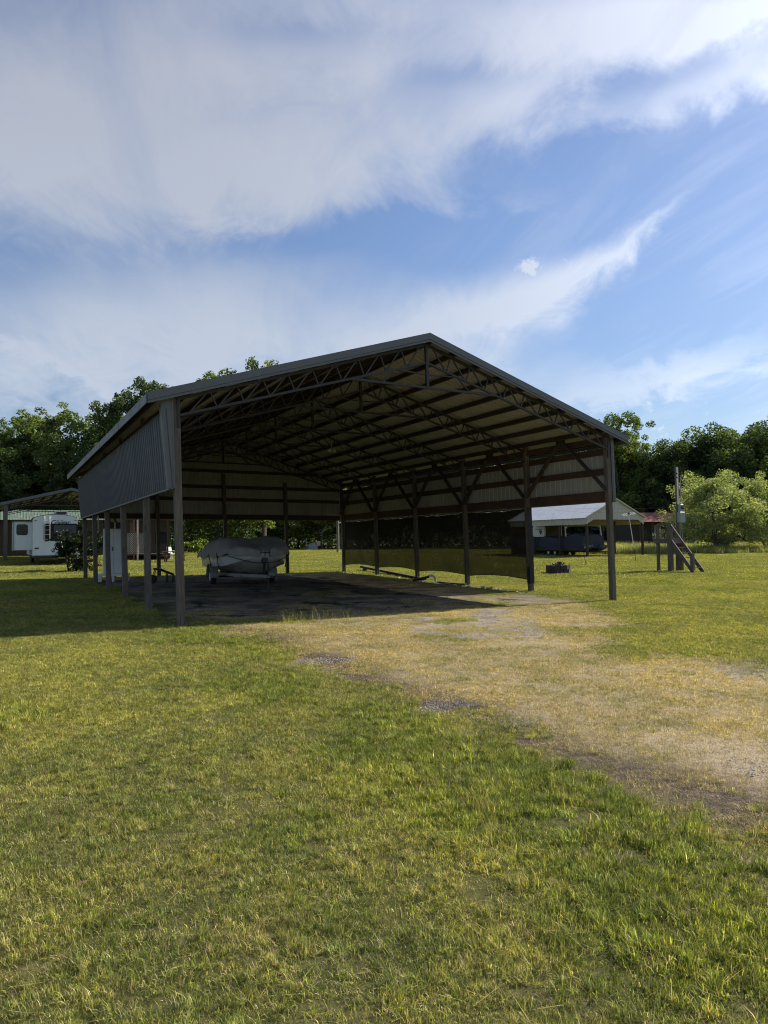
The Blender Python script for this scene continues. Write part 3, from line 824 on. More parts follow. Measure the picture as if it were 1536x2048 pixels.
def make_camper():
    # rear wall centre stands behind image column 111
    x, y, z = at_d(111, 43.0); z = z + .0
    root = thing('camper_trailer', (x, y, z), 'white fifth-wheel camper seen from behind, with ladder, wide rear window and slide-out at its side', 'camper')
    Wd = 2.5; Ht = 3.12; Ln = 10.0; zb = .62
    b = MB()
    prof = [(-Wd / 2, zb), (Wd / 2, zb), (Wd / 2, Ht - .32), (Wd / 2 - .1, Ht - .1)] + [(Wd / 2 * (1 - k / 5) - .1 * (1 - k / 5), Ht - .1 + .12 * math.sin(PI / 2 * k / 5)) for k in range(1, 10)]
    prof = [(-Wd / 2, zb), (Wd / 2, zb), (Wd / 2, Ht - .34), (Wd / 2 - .05, Ht - .24)]
    for k in range(11):
        t = 1 - 2 * k / 10; prof.append((t * (Wd / 2 - .12), Ht - .18 + .16 * (1 - t * t)))
    prof += [(-Wd / 2 + .05, Ht - .24), (-Wd / 2, Ht - .34)]
    b.prism(prof, 0, Ln); b.build('body', MT['rvwhite'], root)
    # dark roof membrane set slightly proud of the body
    b = MB(); top = [(Wd / 2 * 1.01, Ht - .36)] + [((1 - 2 * k / 12) * (Wd / 2 - .04), Ht - .20 + .20 * (1 - (1 - 2 * k / 12) ** 2) + .02) for k in range(13)] + [(-Wd / 2 * 1.01, Ht - .36)]
    low = [(a * .985, c - .03) for a, c in top]
    n = len(top); vs = [(a, .04, c) for a, c in top] + [(a, Ln, c) for a, c in top] + [(a, .04, c) for a, c in low]
    b.add(vs, [(i, i + 1, n + i + 1, n + i) for i in range(n - 1)] + [(i, 2 * n + i, 2 * n + i + 1, i + 1) for i in range(n - 1)])
    b.build('roof', MT['brownwall'], root)
    # window, frame, blind
    w = MB().prism(shift(rounded(1.82, .98, .09), .30, 2.02), -.016, .0); wf = w.build('window', MT['glass'], root)
    fr = MB(); o_, i_ = shift(rounded(1.90, 1.06, .11), .30, 2.02), shift(rounded(1.80, .96, .09), .30, 2.02); k = len(o_)
    fr.add([(a, -.024, c) for a, c in o_] + [(a, -.024, c) for a, c in i_] + [(a, 0, c) for a, c in o_], [(q, (q + 1) % k, k + (q + 1) % k, k + q) for q in range(k)] + [(q, 2 * k + q, 2 * k + (q + 1) % k, (q + 1) % k) for q in range(k)])
    fr.build('window_frame', MT['decal'], wf)
    MB().box((-.10, -.021, 1.96), (1.17, -.018, 2.46)).build('blind', MT['blind'], wf)
    # ladder
    b = MB()
    for xx in (-.60, -.32): b.tube([(xx, -.10, 1.52), (xx, -.10, Ht - .30), (xx, -.03, Ht - .14), (xx, .1, Ht - .04)], .015, 6)
    for k in range(5): b.tube([(-.60, -.10, 1.60 + k * .28), (-.32, -.10, 1.60 + k * .28)], .012, 6)
    for xx in (-.60, -.32):
        for zz in (1.54, 2.62): b.tube([(xx, -.10, zz), (xx, 0, zz)], .012, 5)
    b.build('ladder', MT['plastic'], root)
    for xx in (-.1, .13, .36): MB().box((xx - .045, -.02, 2.73), (xx + .045, 0, 2.765)).build('marker_light', MT['redwood'], root)
    for xx in (-1.1, 1.12): MB().box((xx - .06, -.02, 2.72), (xx + .06, 0, 2.76)).build('marker_light', MT['redwood'], root)
    MB().box((-1.14, -.02, 1.02), (-.92, 0, 1.10)).build('tail_light', MT['decal'], root)
    MB().box((.92, -.02, 1.02), (1.14, 0, 1.10)).build('tail_light', MT['decal'], root)
    text_mesh('Cougar', .36, .004, MT['decal'], root, (.24, -.012, 2.62), (PI / 2, 0, 0), 'lettering', .35)
    MB().tube([(-.17, -.01, 2.52), (0, -.01, 2.54), (.35, -.01, 2.53), (.60, -.01, 2.55)], [.006, .012, .010, .004], 5).build('swoosh', MT['decal'], root)
    # slide-out at the side
    sl = MB().box((-2.24, .7, .95), (-1.251, 4.9, 2.72), bev=.02); so = sl.build('slide_out', MT['rvwhite'], root)
    MB().prism(shift(rounded(.62, .66, .12), -1.80, 2.20), .683, .699).build('slide_window', MT['glass'], so)
    MB().box((-2.29, .66, .93), (-2.243, 4.92, 2.75)).build('slide_flange', MT['box'], so)
    MB().box((-2.32, .6, 2.70), (-1.27, 5.0, 2.76)).build('slide_awning', MT['brownwall'], so)
    # rooftop unit
    a = MB(); a.hull([(.02, 1.0, Ht - .02), (.78, 1.0, Ht - .02), (.02, 2.0, Ht), (.78, 2.0, Ht), (.05, 1.05, Ht + .27), (.75, 1.05, Ht + .27), (.05, 1.9, Ht + .24), (.75, 1.9, Ht + .24)]); ac = a.build('air_conditioner', MT['box'], root)
    MB().box((.11, 1.0, Ht + .06), (.69, 1.03, Ht + .2)).build('grille', MT['darksteel'], ac)
    # chassis, wheels, bumper
    MB().box((-1.15, .05, .46), (1.15, Ln - .5, .615)).box((-1.2, -.12, .50), (1.2, -.02, .60)).build('chassis', MT['darksteel'], root)
    for yy in (4.6, 5.5):
        for sg in (-1, 1):
            MB().lathe([(.001, -.1), (.3, -.1), (.37, -.06), (.37, .06), (.3, .1), (.001, .1)], 18, axis='x', origin=(sg * 1.08, yy, .37)).build('wheel', MT['black'], root, smooth=True)
    for xx in (-1.0, 1.0): MB().tube([(xx, .4, .5), (xx * .9, .3, .02)], .035, 8).box((xx * .9 - .12, .18, -.05), (xx * .9 + .12, .42, .03)).build('stabiliser', MT['darksteel'], root)
    MB().box((.25, 1.2, .1), (.9, 1.7, .4)).build('storage_tote', MT['darksteel'], root)


make_camper()


def make_neighbour_shelter():
    # nearer eave row starts left of the picture; its front left post shows at column 11
    x, y, z = ground_at(11, 1122)
    root = thing('neighbour_shelter', (x, y, 0), 'open steel-truss shelter at the left edge, peak tucked against the big barn eave', 'shelter')
    Wn, Ln = 8.6, 10.5; e = z + 4.05
    xf = None
    steel_barn(root, xf, bays=3, W_=Wn, L_=Ln, ev=e, slp=.25, detail=False)
    for i in range(4):
        for u in (0, Wn):
            v = Ln * i / 3
            MB().box((u - .12, v - .10, z - .4), (u + .12, v + .10, e - .02)).build('post', MT['post'], root)
    # bits leaning by the left post
    px, py, pz = ground_at(4, 1124)


make_neighbour_shelter()


def make_green_shed():
    x, y, z = at_d(80, 63)
    root = thing('green_roof_shed', (x, y, z), 'low shed with pale green ribbed roof standing behind the white camper', 'shed')
    b = MB()
    for sg in (0, 1):
        pass
    ribbed(b, (-5.5, 0, 3.25), (1, 0, 0), 11, (0, .93, .37), 2.7, (0, -.37, .93), mi=(0, 0)); ribbed(b, (-5.5, 5.02, 3.25), (1, 0, 0), 11, (0, -.93, .37), 2.7, (0, .37, .93), mi=(0, 0))
    no_recalc_build(b, 'roof', [MT['green_roof']], root)
    MB().prism([(.25, 0), (4.8, 0), (4.8, 3.25), (2.5, 4.15), (.25, 3.25)], -5.3, 5.3, plane='yz').build('wall', MT['brownwall'], root)
    MB().box((-4.6, .18, 0), (-3.7, .24, 2.0)).build('door', MT['box'], root)
    for k in range(5): MB().box((-5.3 + 2.6 * k - .06, -.05, -.1), (-5.3 + 2.6 * k + .06, .07, 3.2)).build('porch_post', MT['wood'], root)
    MB().box((1.6, .18, 1.1), (2.8, .24, 1.9)).build('window', MT['glass'], root)


make_green_shed()


def make_cabinet():
    x, y, z = ground_at(229, 1162)
    root = thing('white_cabinet', (x, y, z + .30), 'tall white metal cabinet with two doors on a raised pale base inside the barn', 'cabinet', rotz=YAW - .22)
    MB().box((-.40, -.33, .0), (.40, .33, 1.80), bev=.012).build('body', MT['white'], root)
    for sg, x0, x1 in ((0, -.388, -.003), (1, .003, .388)):
        d = MB().box((x0, -.352, .03), (x1, -.331, 1.77), bev=.004).build('door', MT['white'], root)
        hx = -.05 if sg == 0 else .34
        MB().box((hx - .015, -.39, .92), (hx + .015, -.353, 1.08)).build('handle', MT['darksteel'], d)
    p = thing('pallet_stand', (x, y, z), 'pale painted wooden stand under the tall white cabinet', 'stand', rotz=YAW - .22)
    b = MB()
    b.box((-.62, -.45, .22), (.56, .42, .298)); b.build('deck', MT['white'], p)
    for xx in (-.60, -.06, .46): MB().box((xx, -.43, -.05), (xx + .09, .40, .218)).build('bearer', MT['white'], p)
    MB().box((-.60, -.47, -.02), (-.44, -.434, .218)).build('face_board', MT['white'], p)
    # brown carton lying on top of the cabinet
    c = thing('cardboard_box', (x, y, z + 2.102), 'dark cardboard carton lying on top of the white cabinet', 'box', rotz=YAW - .1)
    MB().box((-.33, -.22, 0), (.30, .22, .26), bev=.01).build('carton', MT['brownwall'], c)
    MB().box((-.03, -.225, .0), (.03, -.221, .26)).build('tape', MT['lattice'], c)


make_cabinet()


def make_hose():
    P = barn_world(-.02, 14.6, 2.72)
    root = thing('hanging_hose', tuple(P), 'pale hose looped from the girt above the white cabinet', 'hose', rotz=YAW)
    b = MB(); pts = []
    for k in range(21):
        t = k / 20; pts.append((.1 + .05 * math.sin(t * 6), -.55 + 1.1 * t, .05 - .52 * math.sin(PI * t) ** .8))
    b.tube(pts, .018, 6).build('loop', MT['plastic'], root, smooth=True)
    pts = [(p[0] + .05, p[1] * .8 + .12, p[2] * 1.25) for p in pts]
    MB().tube(pts, .018, 6).build('loop', MT['plastic'], root, smooth=True)
make_hose()


def make_dolly():
    x, y, z = ground_at(326, 1167)
    root = thing('trailer_dolly', (x, y, z), 'low black metal frame with sloping bar and small wheel on the barn floor', 'dolly', rotz=.15)
    b = MB(); b.tube([(-.33, 0, .56), (-.1, 0, .52), (.36, .02, .33)], .03, 8).tube([(-.33, .34, .56), (-.1, .34, .52), (.36, .32, .33)], .03, 8)
    b.box((-.36, -.02, .54), (-.14, .36, .60)).tube([(.36, -.02, .33), (.36, .36, .33)], .022, 6).build('frame', MT['darksteel'], root)
    for yy in (0, .34): MB().tube([(.12, yy, .42), (.12, yy, 0)], .022, 8).build('leg', MT['darksteel'], root)
    for yy in (0, .34): MB().tube([(.36, yy, .33), (.34, yy, 0)], .022, 8).build('leg', MT['darksteel'], root)
    MB().tube([(-.30, 0, .55), (-.42, .0, .2)], .018, 6).tube([(-.30, .34, .55), (-.42, .34, .2)], .018, 6).build('fork', MT['darksteel'], root)
    MB().lathe([(.001, -.04), (.14, -.045), (.17, 0), (.14, .045), (.001, .04)], 18, axis='y', origin=(-.42, .17, .17)).build('wheel', MT['black'], root, smooth=True)
    MB().tube([(.34, .0, .01), (.34, .34, .01)], .02, 6).tube([(.12, .0, .01), (.12, .34, .01)], .02, 6).build('foot_bar', MT['darksteel'], root)
make_dolly()


def make_porch():
    x, y, z = ground_at(247, 1121)
    root = thing('lattice_porch', (x, y, z), 'dark roofed porch with diamond lattice panel and reddish posts beyond the barn', 'porch', rotz=YAW * .6)
    b = MB(); w0, w1, h0, h1 = .15, 1.75, .55, 2.0; st = .13
    n = int((w1 - w0 + h1 - h0) / st)
    for k in range(1, n):
        # diagonals clipped to the panel
        for sg in (0, 1):
            c = k * st; pts = []
            a0 = max(0, c - (h1 - h0)); a1 = min(w1 - w0, c)
            if a1 - a0 < .05: continue
            p0 = (w0 + a0, h0 + c - a0); p1 = (w0 + a1, h0 + c - a1)
            if sg: p0 = (w0 + w1 - p0[0], p0[1]); p1 = (w0 + w1 - p1[0], p1[1])
            b.beam((p0[0], -.012 * sg, p0[1]), (p1[0], -.012 * sg, p1[1]), .010, .035, (0, 1, 0))
    b.build('lattice_panel', MT['lattice'], root)
    for xx, m_ in ((.05, 'wood'), (.72, 'redwood'), (.98, 'lattice'), (1.85, 'wood'), (3.1, 'wood')):
        MB().box((xx - .06, .02, -.1), (xx + .06, .14, 3.0)).build('porch_post', MT[m_], root)
    MB().box((-.2, 0.03, .35), (3.3, 2.8, .47)).build('deck', MT['wood'], root)
    MB().box((-.5, .0, 3.0), (3.6, 3.4, 3.12)).build('roof', MT['brownwall'], root)
    MB().box((-.2, 2.85, .0), (3.3, 2.95, 3.0)).build('back_wall', MT['brownwall'], root)
    MB().box((.5, 2.80, .5), (1.0, 2.845, 2.5)).build('door', MT['redwood'], root)
    MB().box((2.2, 2.80, 1.2), (3.1, 2.845, 2.1)).build('window', MT['glass'], root)
    # picnic table
    x, y, z = ground_at(352, 1124)
    t = thing('picnic_table', (x, y, z), 'red-brown picnic table on the grass beyond the back of the barn', 'table', rotz=.2)
    MB().box((-.95, -.38, .70), (.75, .38, .745)).build('tabletop', MT['redwood'], t)
    for yy in (-.72, .52): MB().box((-.95, yy, .42), (.75, yy + .22, .455)).build('bench', MT['redwood'], t)
    for xx in (-.7, .5):
        b = MB(); b.beam((xx, -.66, 0), (xx, -.2, .70), .05, .09, (1, 0, 0)).beam((xx, .66, 0), (xx, .2, .70), .05, .09, (1, 0, 0)).beam((xx, -.72, .38), (xx, .72, .38), .04, .07); b.build('leg_frame', MT['redwood'], t)
    c = thing('white_chair', tuple(at_d(343, 54.5)), 'white plastic garden chair standing behind the picnic table', 'chair', rotz=.9)
    b = MB().box((-.24, -.24, .40), (.24, .24, .44)); b.build('seat', MT['plastic'], c)
    MB().hull([(-.24, .22, .44), (.24, .22, .44), (-.2, .34, .95), (.2, .34, .95), (-.24, .26, .44), (.24, .26, .44), (-.2, .37, .95), (.2, .37, .95)]).build('backrest', MT['plastic'], c)
    for a in (-.21, .21):
        for q in (-.21, .21): MB().beam((a, q, .4), (a * 1.15, q * 1.15, 0), .035, .035).build('leg', MT['plastic'], c)
    for a in (-.25, .25): MB().beam((a, -.22, .62), (a, .26, .66), .04, .03).build('arm', MT['plastic'], c)


make_porch()


def bits_behind():
    # wooden post with a thin white conduit beyond the barn
    x, y, z = ground_at(675, 1105)
    r = thing('utility_post', (x, y, z), 'grey utility post with thin white conduit standing on the lawn beyond the barn', 'post')
    MB().box((-.07, -.07, -.2), (.07, .07, 3.6)).build('post', MT['post'], r)
    MB().tube([(.15, -.05, -.1), (.15, -.05, 5.2)], .035, 8).build('conduit', MT['plastic'], r)
    MB().tube([(.15, -.05, 3.1), (.45, -.05, 3.25), (.5, -.05, 3.1)], .04, 6).build('lamp_arm', MT['plastic'], r)
    # slate-blue car port with a grey arched frame
    x, y, z = at_d(672, 102)
    r = thing('grey_carport', (x, y, z), 'grey arched-frame carport in the tree shade beyond the utility post', 'carport')
    for k, yy in enumerate((0, 3.0, 6.0)):
        b = MB(); b.tube([(-2.2, yy, 0), (-2.2, yy, 2.2), (-1.8, yy, 2.7), (0, yy, 3.3), (1.8, yy, 2.7), (2.2, yy, 2.2), (2.2, yy, 0)], .05, 6); b.build('arch', MT['galv'], r)
    b = MB(); vs = []
    for yy in (-.2, 6.2): vs += [(-2.25, yy, 2.25), (-1.83, yy, 2.76), (0, yy, 3.37), (1.83, yy, 2.76), (2.25, yy, 2.25)]
    b.add(vs, [(i, i + 1, 6 + i, 5 + i) for i in range(4)]); o = b.build('roof', MT['box'], r); o.modifiers.new('s', 'SOLIDIFY').thickness = .03
    # small light boat / cart and sign under the trees
    x, y, z = at_d(624, 99)
    r = thing('rowing_boat', (x, y, z), 'small overturned pale boat lying under the trees beyond the lane', 'boat', rotz=.1)
    b = MB(); vs = []; n = 14
    for i in range(n + 1):
        s = -1 + 2 * i / n; w = .45 * max(0, 1 - s ** 4 * .8); h = .85 * (1 - .35 * s * s)
        for k in range(9):
            a = PI * k / 8; vs.append((s * .8, math.cos(a) * w, .05 + math.sin(a) ** .8 * h))
    b.add(vs, [(i * 9 + k, (i + 1) * 9 + k, (i + 1) * 9 + k + 1, i * 9 + k + 1) for i in range(n) for k in range(8)] + [tuple(range(9)), tuple(n * 9 + k for k in range(9))]); b.build('hull', MT['box'], r, smooth=True)
    MB().tube([(-.8, 0, .5), (-.85, 0, 1.5)], .04, 6).build('stake', MT['plastic'], r)
    x, y, z = at_d(637, 97)
    r = thing('yard_sign', (x, y, z), 'small pinkish white sign board on a short stake beside the overturned boat', 'sign', rotz=0)
    MB().box((-.26, -.02, .55), (.26, .02, 1.15)).build('board', mat('faded_pink_sign', (.55, .33, .30), .6, var=.1), r)
    MB().box((-.03, .021, -.1), (.03, .05, 1.0)).build('stake', MT['wood'], r)
    x, y, z = at_d(651, 100)
    r = thing('globe_lamp', (x, y, z), 'white globe on a short post under the trees by the grey carport', 'garden lamp', rotz=0)
    MB().tube([(0, 0, -.1), (0, 0, .62)], .04, 8).build('post', MT['darksteel'], r)
    MB().lathe([(.001, .6)] + [(.17 * math.sin(PI * k / 8), .77 - .17 * math.cos(PI * k / 8)) for k in range(1, 8)] + [(.001, .94)], 14).build('globe', MT['plastic'], r, smooth=True)


bits_behind()


def along_right_row():
    # square timber lying from the back of the row towards the third post, a black drain pipe and its white elbow
    a = ground_at(722, 1141); b_ = ground_at(850, 1162)
    mx = [(a[i] + b_[i]) / 2 for i in range(3)]
    r = thing('ground_timber', tuple(mx), 'long dark timber lying along the right row of posts', 'timber', rotz=0)
    A = Vector(a) - Vector(mx); B = Vector(b_) - Vector(mx)
    MB().beam(A + Vector((0, 0, .20)), B + Vector((0, 0, .06)), .11, .11).build('timber', MT['wood'], r)
    for t in (.08, .5): 
        q = A.lerp(B, t); h = .20 + (.06 - .20) * t
        MB().box((q.x - .12, q.y - .1, q.z - .1), (q.x + .12, q.y + .1, q.z + h - .056)).build('block', MT['stone'], r)
    x, y, z = ground_at(862, 1166)
    r = thing('drain_pipe', (x, y, z), 'white plastic drain elbow rising from a black pipe beside the third right post', 'pipe', rotz=.35)
    pts = [(-.02, 0, .22), (.03, 0, .31), (.11, 0, .35), (.19, 0, .32), (.23, 0, .24), (.235, 0, -.02)]
    MB().tube([(-.1, 0, .27)] + [(-.04, 0, .285), (.03, 0, .30), (.11, 0, .285), (.17, 0, .23), (.19, 0, .15), (.19, 0, -.02)], .052, 12).build('elbow', MT['plastic'], r, smooth=True)
    MB().tube([(-.75, .0, .13), (-.1, 0, .24)], .05, 10).build('black_pipe', MT['black'], r, smooth=True)
    a = ground_at(880, 1167); b_ = ground_at(932, 1171)
    r = thing('scrap_board', a, 'short dark board lying in the grass by the fourth right post', 'board', rotz=0)
    V_ = Vector(b_) - Vector(a); MB().beam((0, 0, .05), V_ + Vector((0, 0, .045)), .16, .045).build('board', MT['wood'], r)
    # stones along the edge
    rr = random.Random(5)
    b = MB()
    for k in range(60):
        v = rr.uniform(3, 17); u = BW - .35 + rr.uniform(-.35, .25); x, y = xy_of(u, v); z = float(gz(x, y)); s = rr.uniform(.03, .09)
        pts = [(x + rr.uniform(-s, s), y + rr.uniform(-s, s), z + rr.uniform(-.02, s)) for _ in range(9)]; b.hull(pts)
    o = b.build('edge_rubble', mat('pale_rubble', (.34, .32, .29), .95, var=.3, vscale=6, bump=.5)); tag(o, kind='stuff')


along_right_row()


def ceiling_bits():
    # small white work light and the bright bulb under the trusses
    P = barn_world(BW / 2 + 2.3, BL * .6, EV + .75)
    r = thing('barn_light', tuple(P), 'small grey twin floodlight fixed under a middle truss', 'light')
    MB().box((-.09, -.05, -.12), (.09, .05, .02)).box((-.03, -.03, .02), (.03, .03, .35)).build('housing', MT['box'], r)
    for sg in (-1, 1): MB().lathe([(.001, -.05), (.05, -.04), (.07, .06), (.001, .07)], 10, origin=(sg * .11, -.04, -.1)).build('lamp_head', MT['plastic'], r, smooth=True)


ceiling_bits()


def right_side():
    # fire ring of dark blocks
    x, y, z = ground_at(1117, 1146)
    r = thing('fire_pit', (x, y, z), 'low fire ring of dark blocks standing on the lawn beyond the shade screen', 'fire pit', rotz=.2)
    b = MB(); n = 12; rr = random.Random(9)
    for lay in range(2):
        for k in range(n):
            a0 = 2 * PI * (k + .5 * lay) / n + .02; a1 = a0 + 2 * PI / n - .05; q = []
            for a in (a0, a1):
                for R_ in (.42, .60): 
                    for zz in (lay * .20 - (.1 if lay == 0 else 0), lay * .20 + .195 + rr.uniform(-.01, .01)): q.append((math.cos(a) * R_, math.sin(a) * R_, zz))
            b.hull(q)
    b.build('block_ring', MT['stone'], r)
    MB().hull([(-.12 + rr.uniform(-.1, .1), -.45 + rr.uniform(-.09, .09), .40 + rr.uniform(0, .18)) for _ in range(14)]).build('loose_block', MT['stone'], r)
    for k in range(7): 
        a = rr.uniform(0, 6.28); MB().beam((math.cos(a) * .2, math.sin(a) * .2, .02), (math.cos(a) * -.3, math.sin(a) * -.25, .44 + rr.uniform(0, .1)), .05, .05).build('charred_log', MT['darksteel'], r)
    # thin leaning rod
    x, y, z = ground_at(1173, 1130)
    r = thing('marker_rod', (x, y, z), 'thin dark rod leaning out of the lawn in front of the cream carport', 'rod', rotz=0)
    MB().tube([(0, 0, -.05), (-.14, .05, .62)], .018, 6).build('rod', MT['darksteel'], r)
    # antenna
    x, y, z = ground_at(1272, 1123)
    r = thing('antenna_mast', (x, y, z), 'thin leaning white mast carrying a small spiky antenna, right of the front barn post', 'antenna', rotz=.1)
    TP = Vector((-.42, 0, 3.15))
    MB().tube([(0, 0, -.1), (-.10, 0, .85)], .022, 6).build('lower_pole', MT['wood'], r)
    MB().tube([(-.10, 0, .85), TP], .026, 8).build('mast', MT['plastic'], r)
    b = MB(); b.beam(TP + Vector((-.42, 0, -.05)), TP + Vector((.42, .0, .08)), .03, .03)
    for k in range(9):
        t = -1 + k / 4; c = TP + Vector((.42 * t, 0, .02 + .065 * t)); ln = .24 + .07 * abs(t)
        b.tube([c + Vector((-.05, -ln, -.07)), c, c + Vector((.05, ln, .09))], .02, 5)
        b.tube([c + Vector((0, 0, -.08)), c + Vector((0, 0, .09))], .018, 5)
    b.build('antenna_elements', MT['plastic'], r)
    MB().box((TP.x - .05, -.05, TP.z + .0), (TP.x + .05, .05, TP.z + .14)).build('head', MT['darksteel'], r)

    # cream carport
    xx, yy, zz = at_d(1174, 55.8)
    z0 = float(gz(xx, yy)) + .02
    r = thing('cream_carport', (xx, yy, z0), 'cream metal carport with pale roof and boxed gable, standing over a tarped pontoon boat', 'carport')
    Wc, Lc, hs, ht = 6.5, 9.5, 2.56, 3.14; rs = .45; s_ = math.hypot(1, rs)
    b = MB()
    ribbed(b, (-.18, -.12, ht - .18 * rs), (0, 1, 0), Lc + .24, (1 / s_, 0, rs / s_), (Wc / 2 + .18) * s_, (-rs / s_, 0, 1 / s_), pitch=.45)
    ribbed(b, (Wc + .18, -.12, ht - .18 * rs), (0, 1, 0), Lc + .24, (-1 / s_, 0, rs / s_), (Wc / 2 + .18) * s_, (rs / s_, 0, 1 / s_), pitch=.45)
    no_recalc_build(b, 'roof', [MT['palemetal'], MT['copper']], r)
    for vv, sg in ((0, -1), (Lc, 1)):
        b = MB(); ribbed(b, (0, vv, 0), (1, 0, 0), Wc, (0, 0, 1), lambda s: ht - .03 + rs * min(s, Wc - s), (0, sg, 0), pitch=.3,
                         base=lambda s: (ht - .20) if .75 < s < Wc - .75 else (hs + (min(s, Wc - s)) * ((ht - .20 - hs) / .75) if min(s, Wc - s) > .12 else hs))
        no_recalc_build(b, 'gable_panel', [MT['copper'], MT['copper']], r)
        for sgn in (0, 1):
            X = (lambda a: a) if sgn == 0 else (lambda a: Wc - a)
            MB().beam((X(-.2), vv + sg * .135, ht - .2 * rs + .03), (X(Wc / 2), vv + sg * .135, ht + rs * Wc / 2 + .03), .03, .10).build('rake_trim', MT['copper'], r)
    for uu, sg in ((0, -1), (Wc, 1)):
        b = MB(); ribbed(b, (uu, 0, hs), (0, 1, 0), Lc, (0, 0, 1), ht - hs - .02, (sg, 0, 0), pitch=.3); no_recalc_build(b, 'side_panel', [MT['copper'], MT['copper']], r)
        for k in range(4):
            v = Lc * k / 3
            MB().box((uu - .075 + (.1 if uu == 0 else -.1), max(.02, min(v, Lc - .02)) - .075 + (.08 if k == 0 else -.08 if k == 3 else 0), -.2), (uu + .075 + (.1 if uu == 0 else -.1), max(.02, min(v, Lc - .02)) + .075 + (.08 if k == 0 else -.08 if k == 3 else 0), ht + .0)).build('post', MT['wood'], r)
    MB().box((.1, Lc + .03, 0), (Wc - .1, Lc + .06, 2.6)).build('back_wall', MT['brownwall'], r)
    MB().box((.02, .1, ht - .35), (Wc - .02, .14, ht - .22)).build('tie_beam', MT['redwood'], r)
    # banner
    bx_, by_ = xx + CY * .35 - SY * 6.0, yy + SY * .35 + CY * 6.0
    r2 = thing('white_banner', (bx_, by_, z0 + 1.65), 'white rounded banner with a dark violet triangle under the cream carport eave', 'banner', rotz=YAW - .35)
    o = MB().prism(rounded(1.15, .95, .22), -.02, .02).build('panel', MT['plastic'], r2); o.location = (0, 0, .45)
    vio = mat('violet_print', (.06, .04, .13), .6)
    o = MB().prism([(-.17, .10), (.17, .10), (.02, -.25), (-.02, -.25)], -.03, -.022).build('emblem', vio, r2); o.location = (.12, 0, .42)
    o = MB().prism([(-.07, .145), (.07, .145), (0, .22)], -.03, -.022).build('emblem', vio, r2); o.location = (.12, 0, .42)
    b = MB()
    for k in range(9): b.box((-.36 + k * .07, -.03, .60), (-.315 + k * .07, -.022, .65 + .012 * (k % 3)))
    b.build('small_print', vio, r2)
    # pontoon boat with tarp on trailer
    px_, py_ = xx + CY * 1.6 - SY * .9, yy + SY * 1.6 + CY * .9
    r3 = thing('pontoon_boat', (px_, py_, z0), 'pontoon boat under a navy tarp with silver floats, parked beneath the cream carport', 'boat')
    b = MB(); vs = []; NY, NX = 30, 18; rq = random.Random(2)
    for i in range(NY + 1):
        s = i / NY; y_ = s * 8.2; top = 1.62 + .22 * math.exp(-((s - .12) / .12) ** 2) + .08 * math.sin(s * 14)
        for j in range(NX + 1):
            t = -1 + 2 * j / NX; a = abs(t)
            if a > .7: X_ = math.copysign(1.22 + .05 * (a - .7) / .3, t); Z_ = top - .12 - (a - .7) / .3 * (top - .75 - .0)
            else: X_ = t / .7 * 1.22; Z_ = top - .12 * (a / .7) ** 3
            fo = .035 * math.sin(5 * y_ + 3 * t) * math.sin(2.2 * y_)
            front = .35 if i == 0 else 0
            vs.append((X_ * (1 if i else .96) + fo, y_ - (.0), Z_ + fo * .5))
    m = NX + 1
    b.add(vs, [(i * m + j, (i + 1) * m + j, (i + 1) * m + j + 1, i * m + j + 1) for i in range(NY) for j in range(NX)] + [tuple(range(m)), tuple(reversed([NY * m + j for j in range(m)]))]); b.build('tarp', MT['navy'], r3, smooth=True)
    for X_ in (-.85, .85):
        MB().tube([(X_, -.75, .86), (X_, -.45, .74), (X_, .1, .66), (X_, 7.6, .66), (X_, 7.9, .7)], [.03, .18, .28, .28, .2], 16).build('float_tube', MT['galv'], r3, smooth=True)
    MB().box((-1.2, .0, .93), (1.2, 8.1, 1.0)).build('deck', MT['box'], r3)
    t = thing('pontoon_trailer', (px_, py_, z0), 'low dark trailer with small wheels beneath the pontoon boat', 'trailer')
    b = MB(); b.beam((-.5, -1.0, .34), (-.5, 7.5, .34), .07, .1).beam((.5, -1.0, .34), (.5, 7.5, .34), .07, .1).beam((-.5, -1.0, .34), (0, -1.9, .36), .07, .1).beam((.5, -1.0, .34), (0, -1.9, .36), .07, .1)
    for q in (.6, 3, 5.4): b.beam((-.9, q, .36), (.9, q, .36), .06, .06)
    b.build('frame', MT['darksteel'], t)
    for q in (3.4, 4.2):
        for X_ in (-1.0, 1.0):
            w = MB().lathe([(.12, -.09), (.23, -.09), (.26, 0), (.23, .09), (.12, .09), (.12, -.09)], 16, axis='x', origin=(X_, q, .26)).build('wheel', MT['black'], t, smooth=True)
            MB().lathe([(.001, -.06), (.125, -.07), (.125, .07), (.001, .06)], 14, axis='x', origin=(X_, q, .26)).build('rim', MT['plastic'], w)
    MB().tube([(0, -1.7, 0), (0, -1.7, .8)], .035, 8).build('jack', MT['darksteel'], t)
    b = MB(); rq = random.Random(4)
    r4 = thing('pipe_rack', (xx + CY * 2.6 - SY * .6, yy + SY * 2.6 + CY * .6, z0), 'pale bent pipe frame rising over the tarped pontoon boat', 'pipe frame')
    MB().tube([(.1, 5.2, 1.7), (.1, 5.2, 2.75), (.1, .6, 2.45), (.1, .5, 1.62)], .045, 8).tube([(-1.9, 5.2, 1.7), (-1.9, 5.2, 2.75), (-1.9, 2.6, 2.6), (-1.9, 2.5, 1.62)], .045, 8).build('frame', MT['plastic'], r4, smooth=True)

    # motorhome far behind
    x, y, z = at_d(1199, 104)
    r = thing('motorhome', (x, y, z), 'pale blue motorhome with wide windscreen parked far behind the cream carport', 'motorhome', rotz=.1)
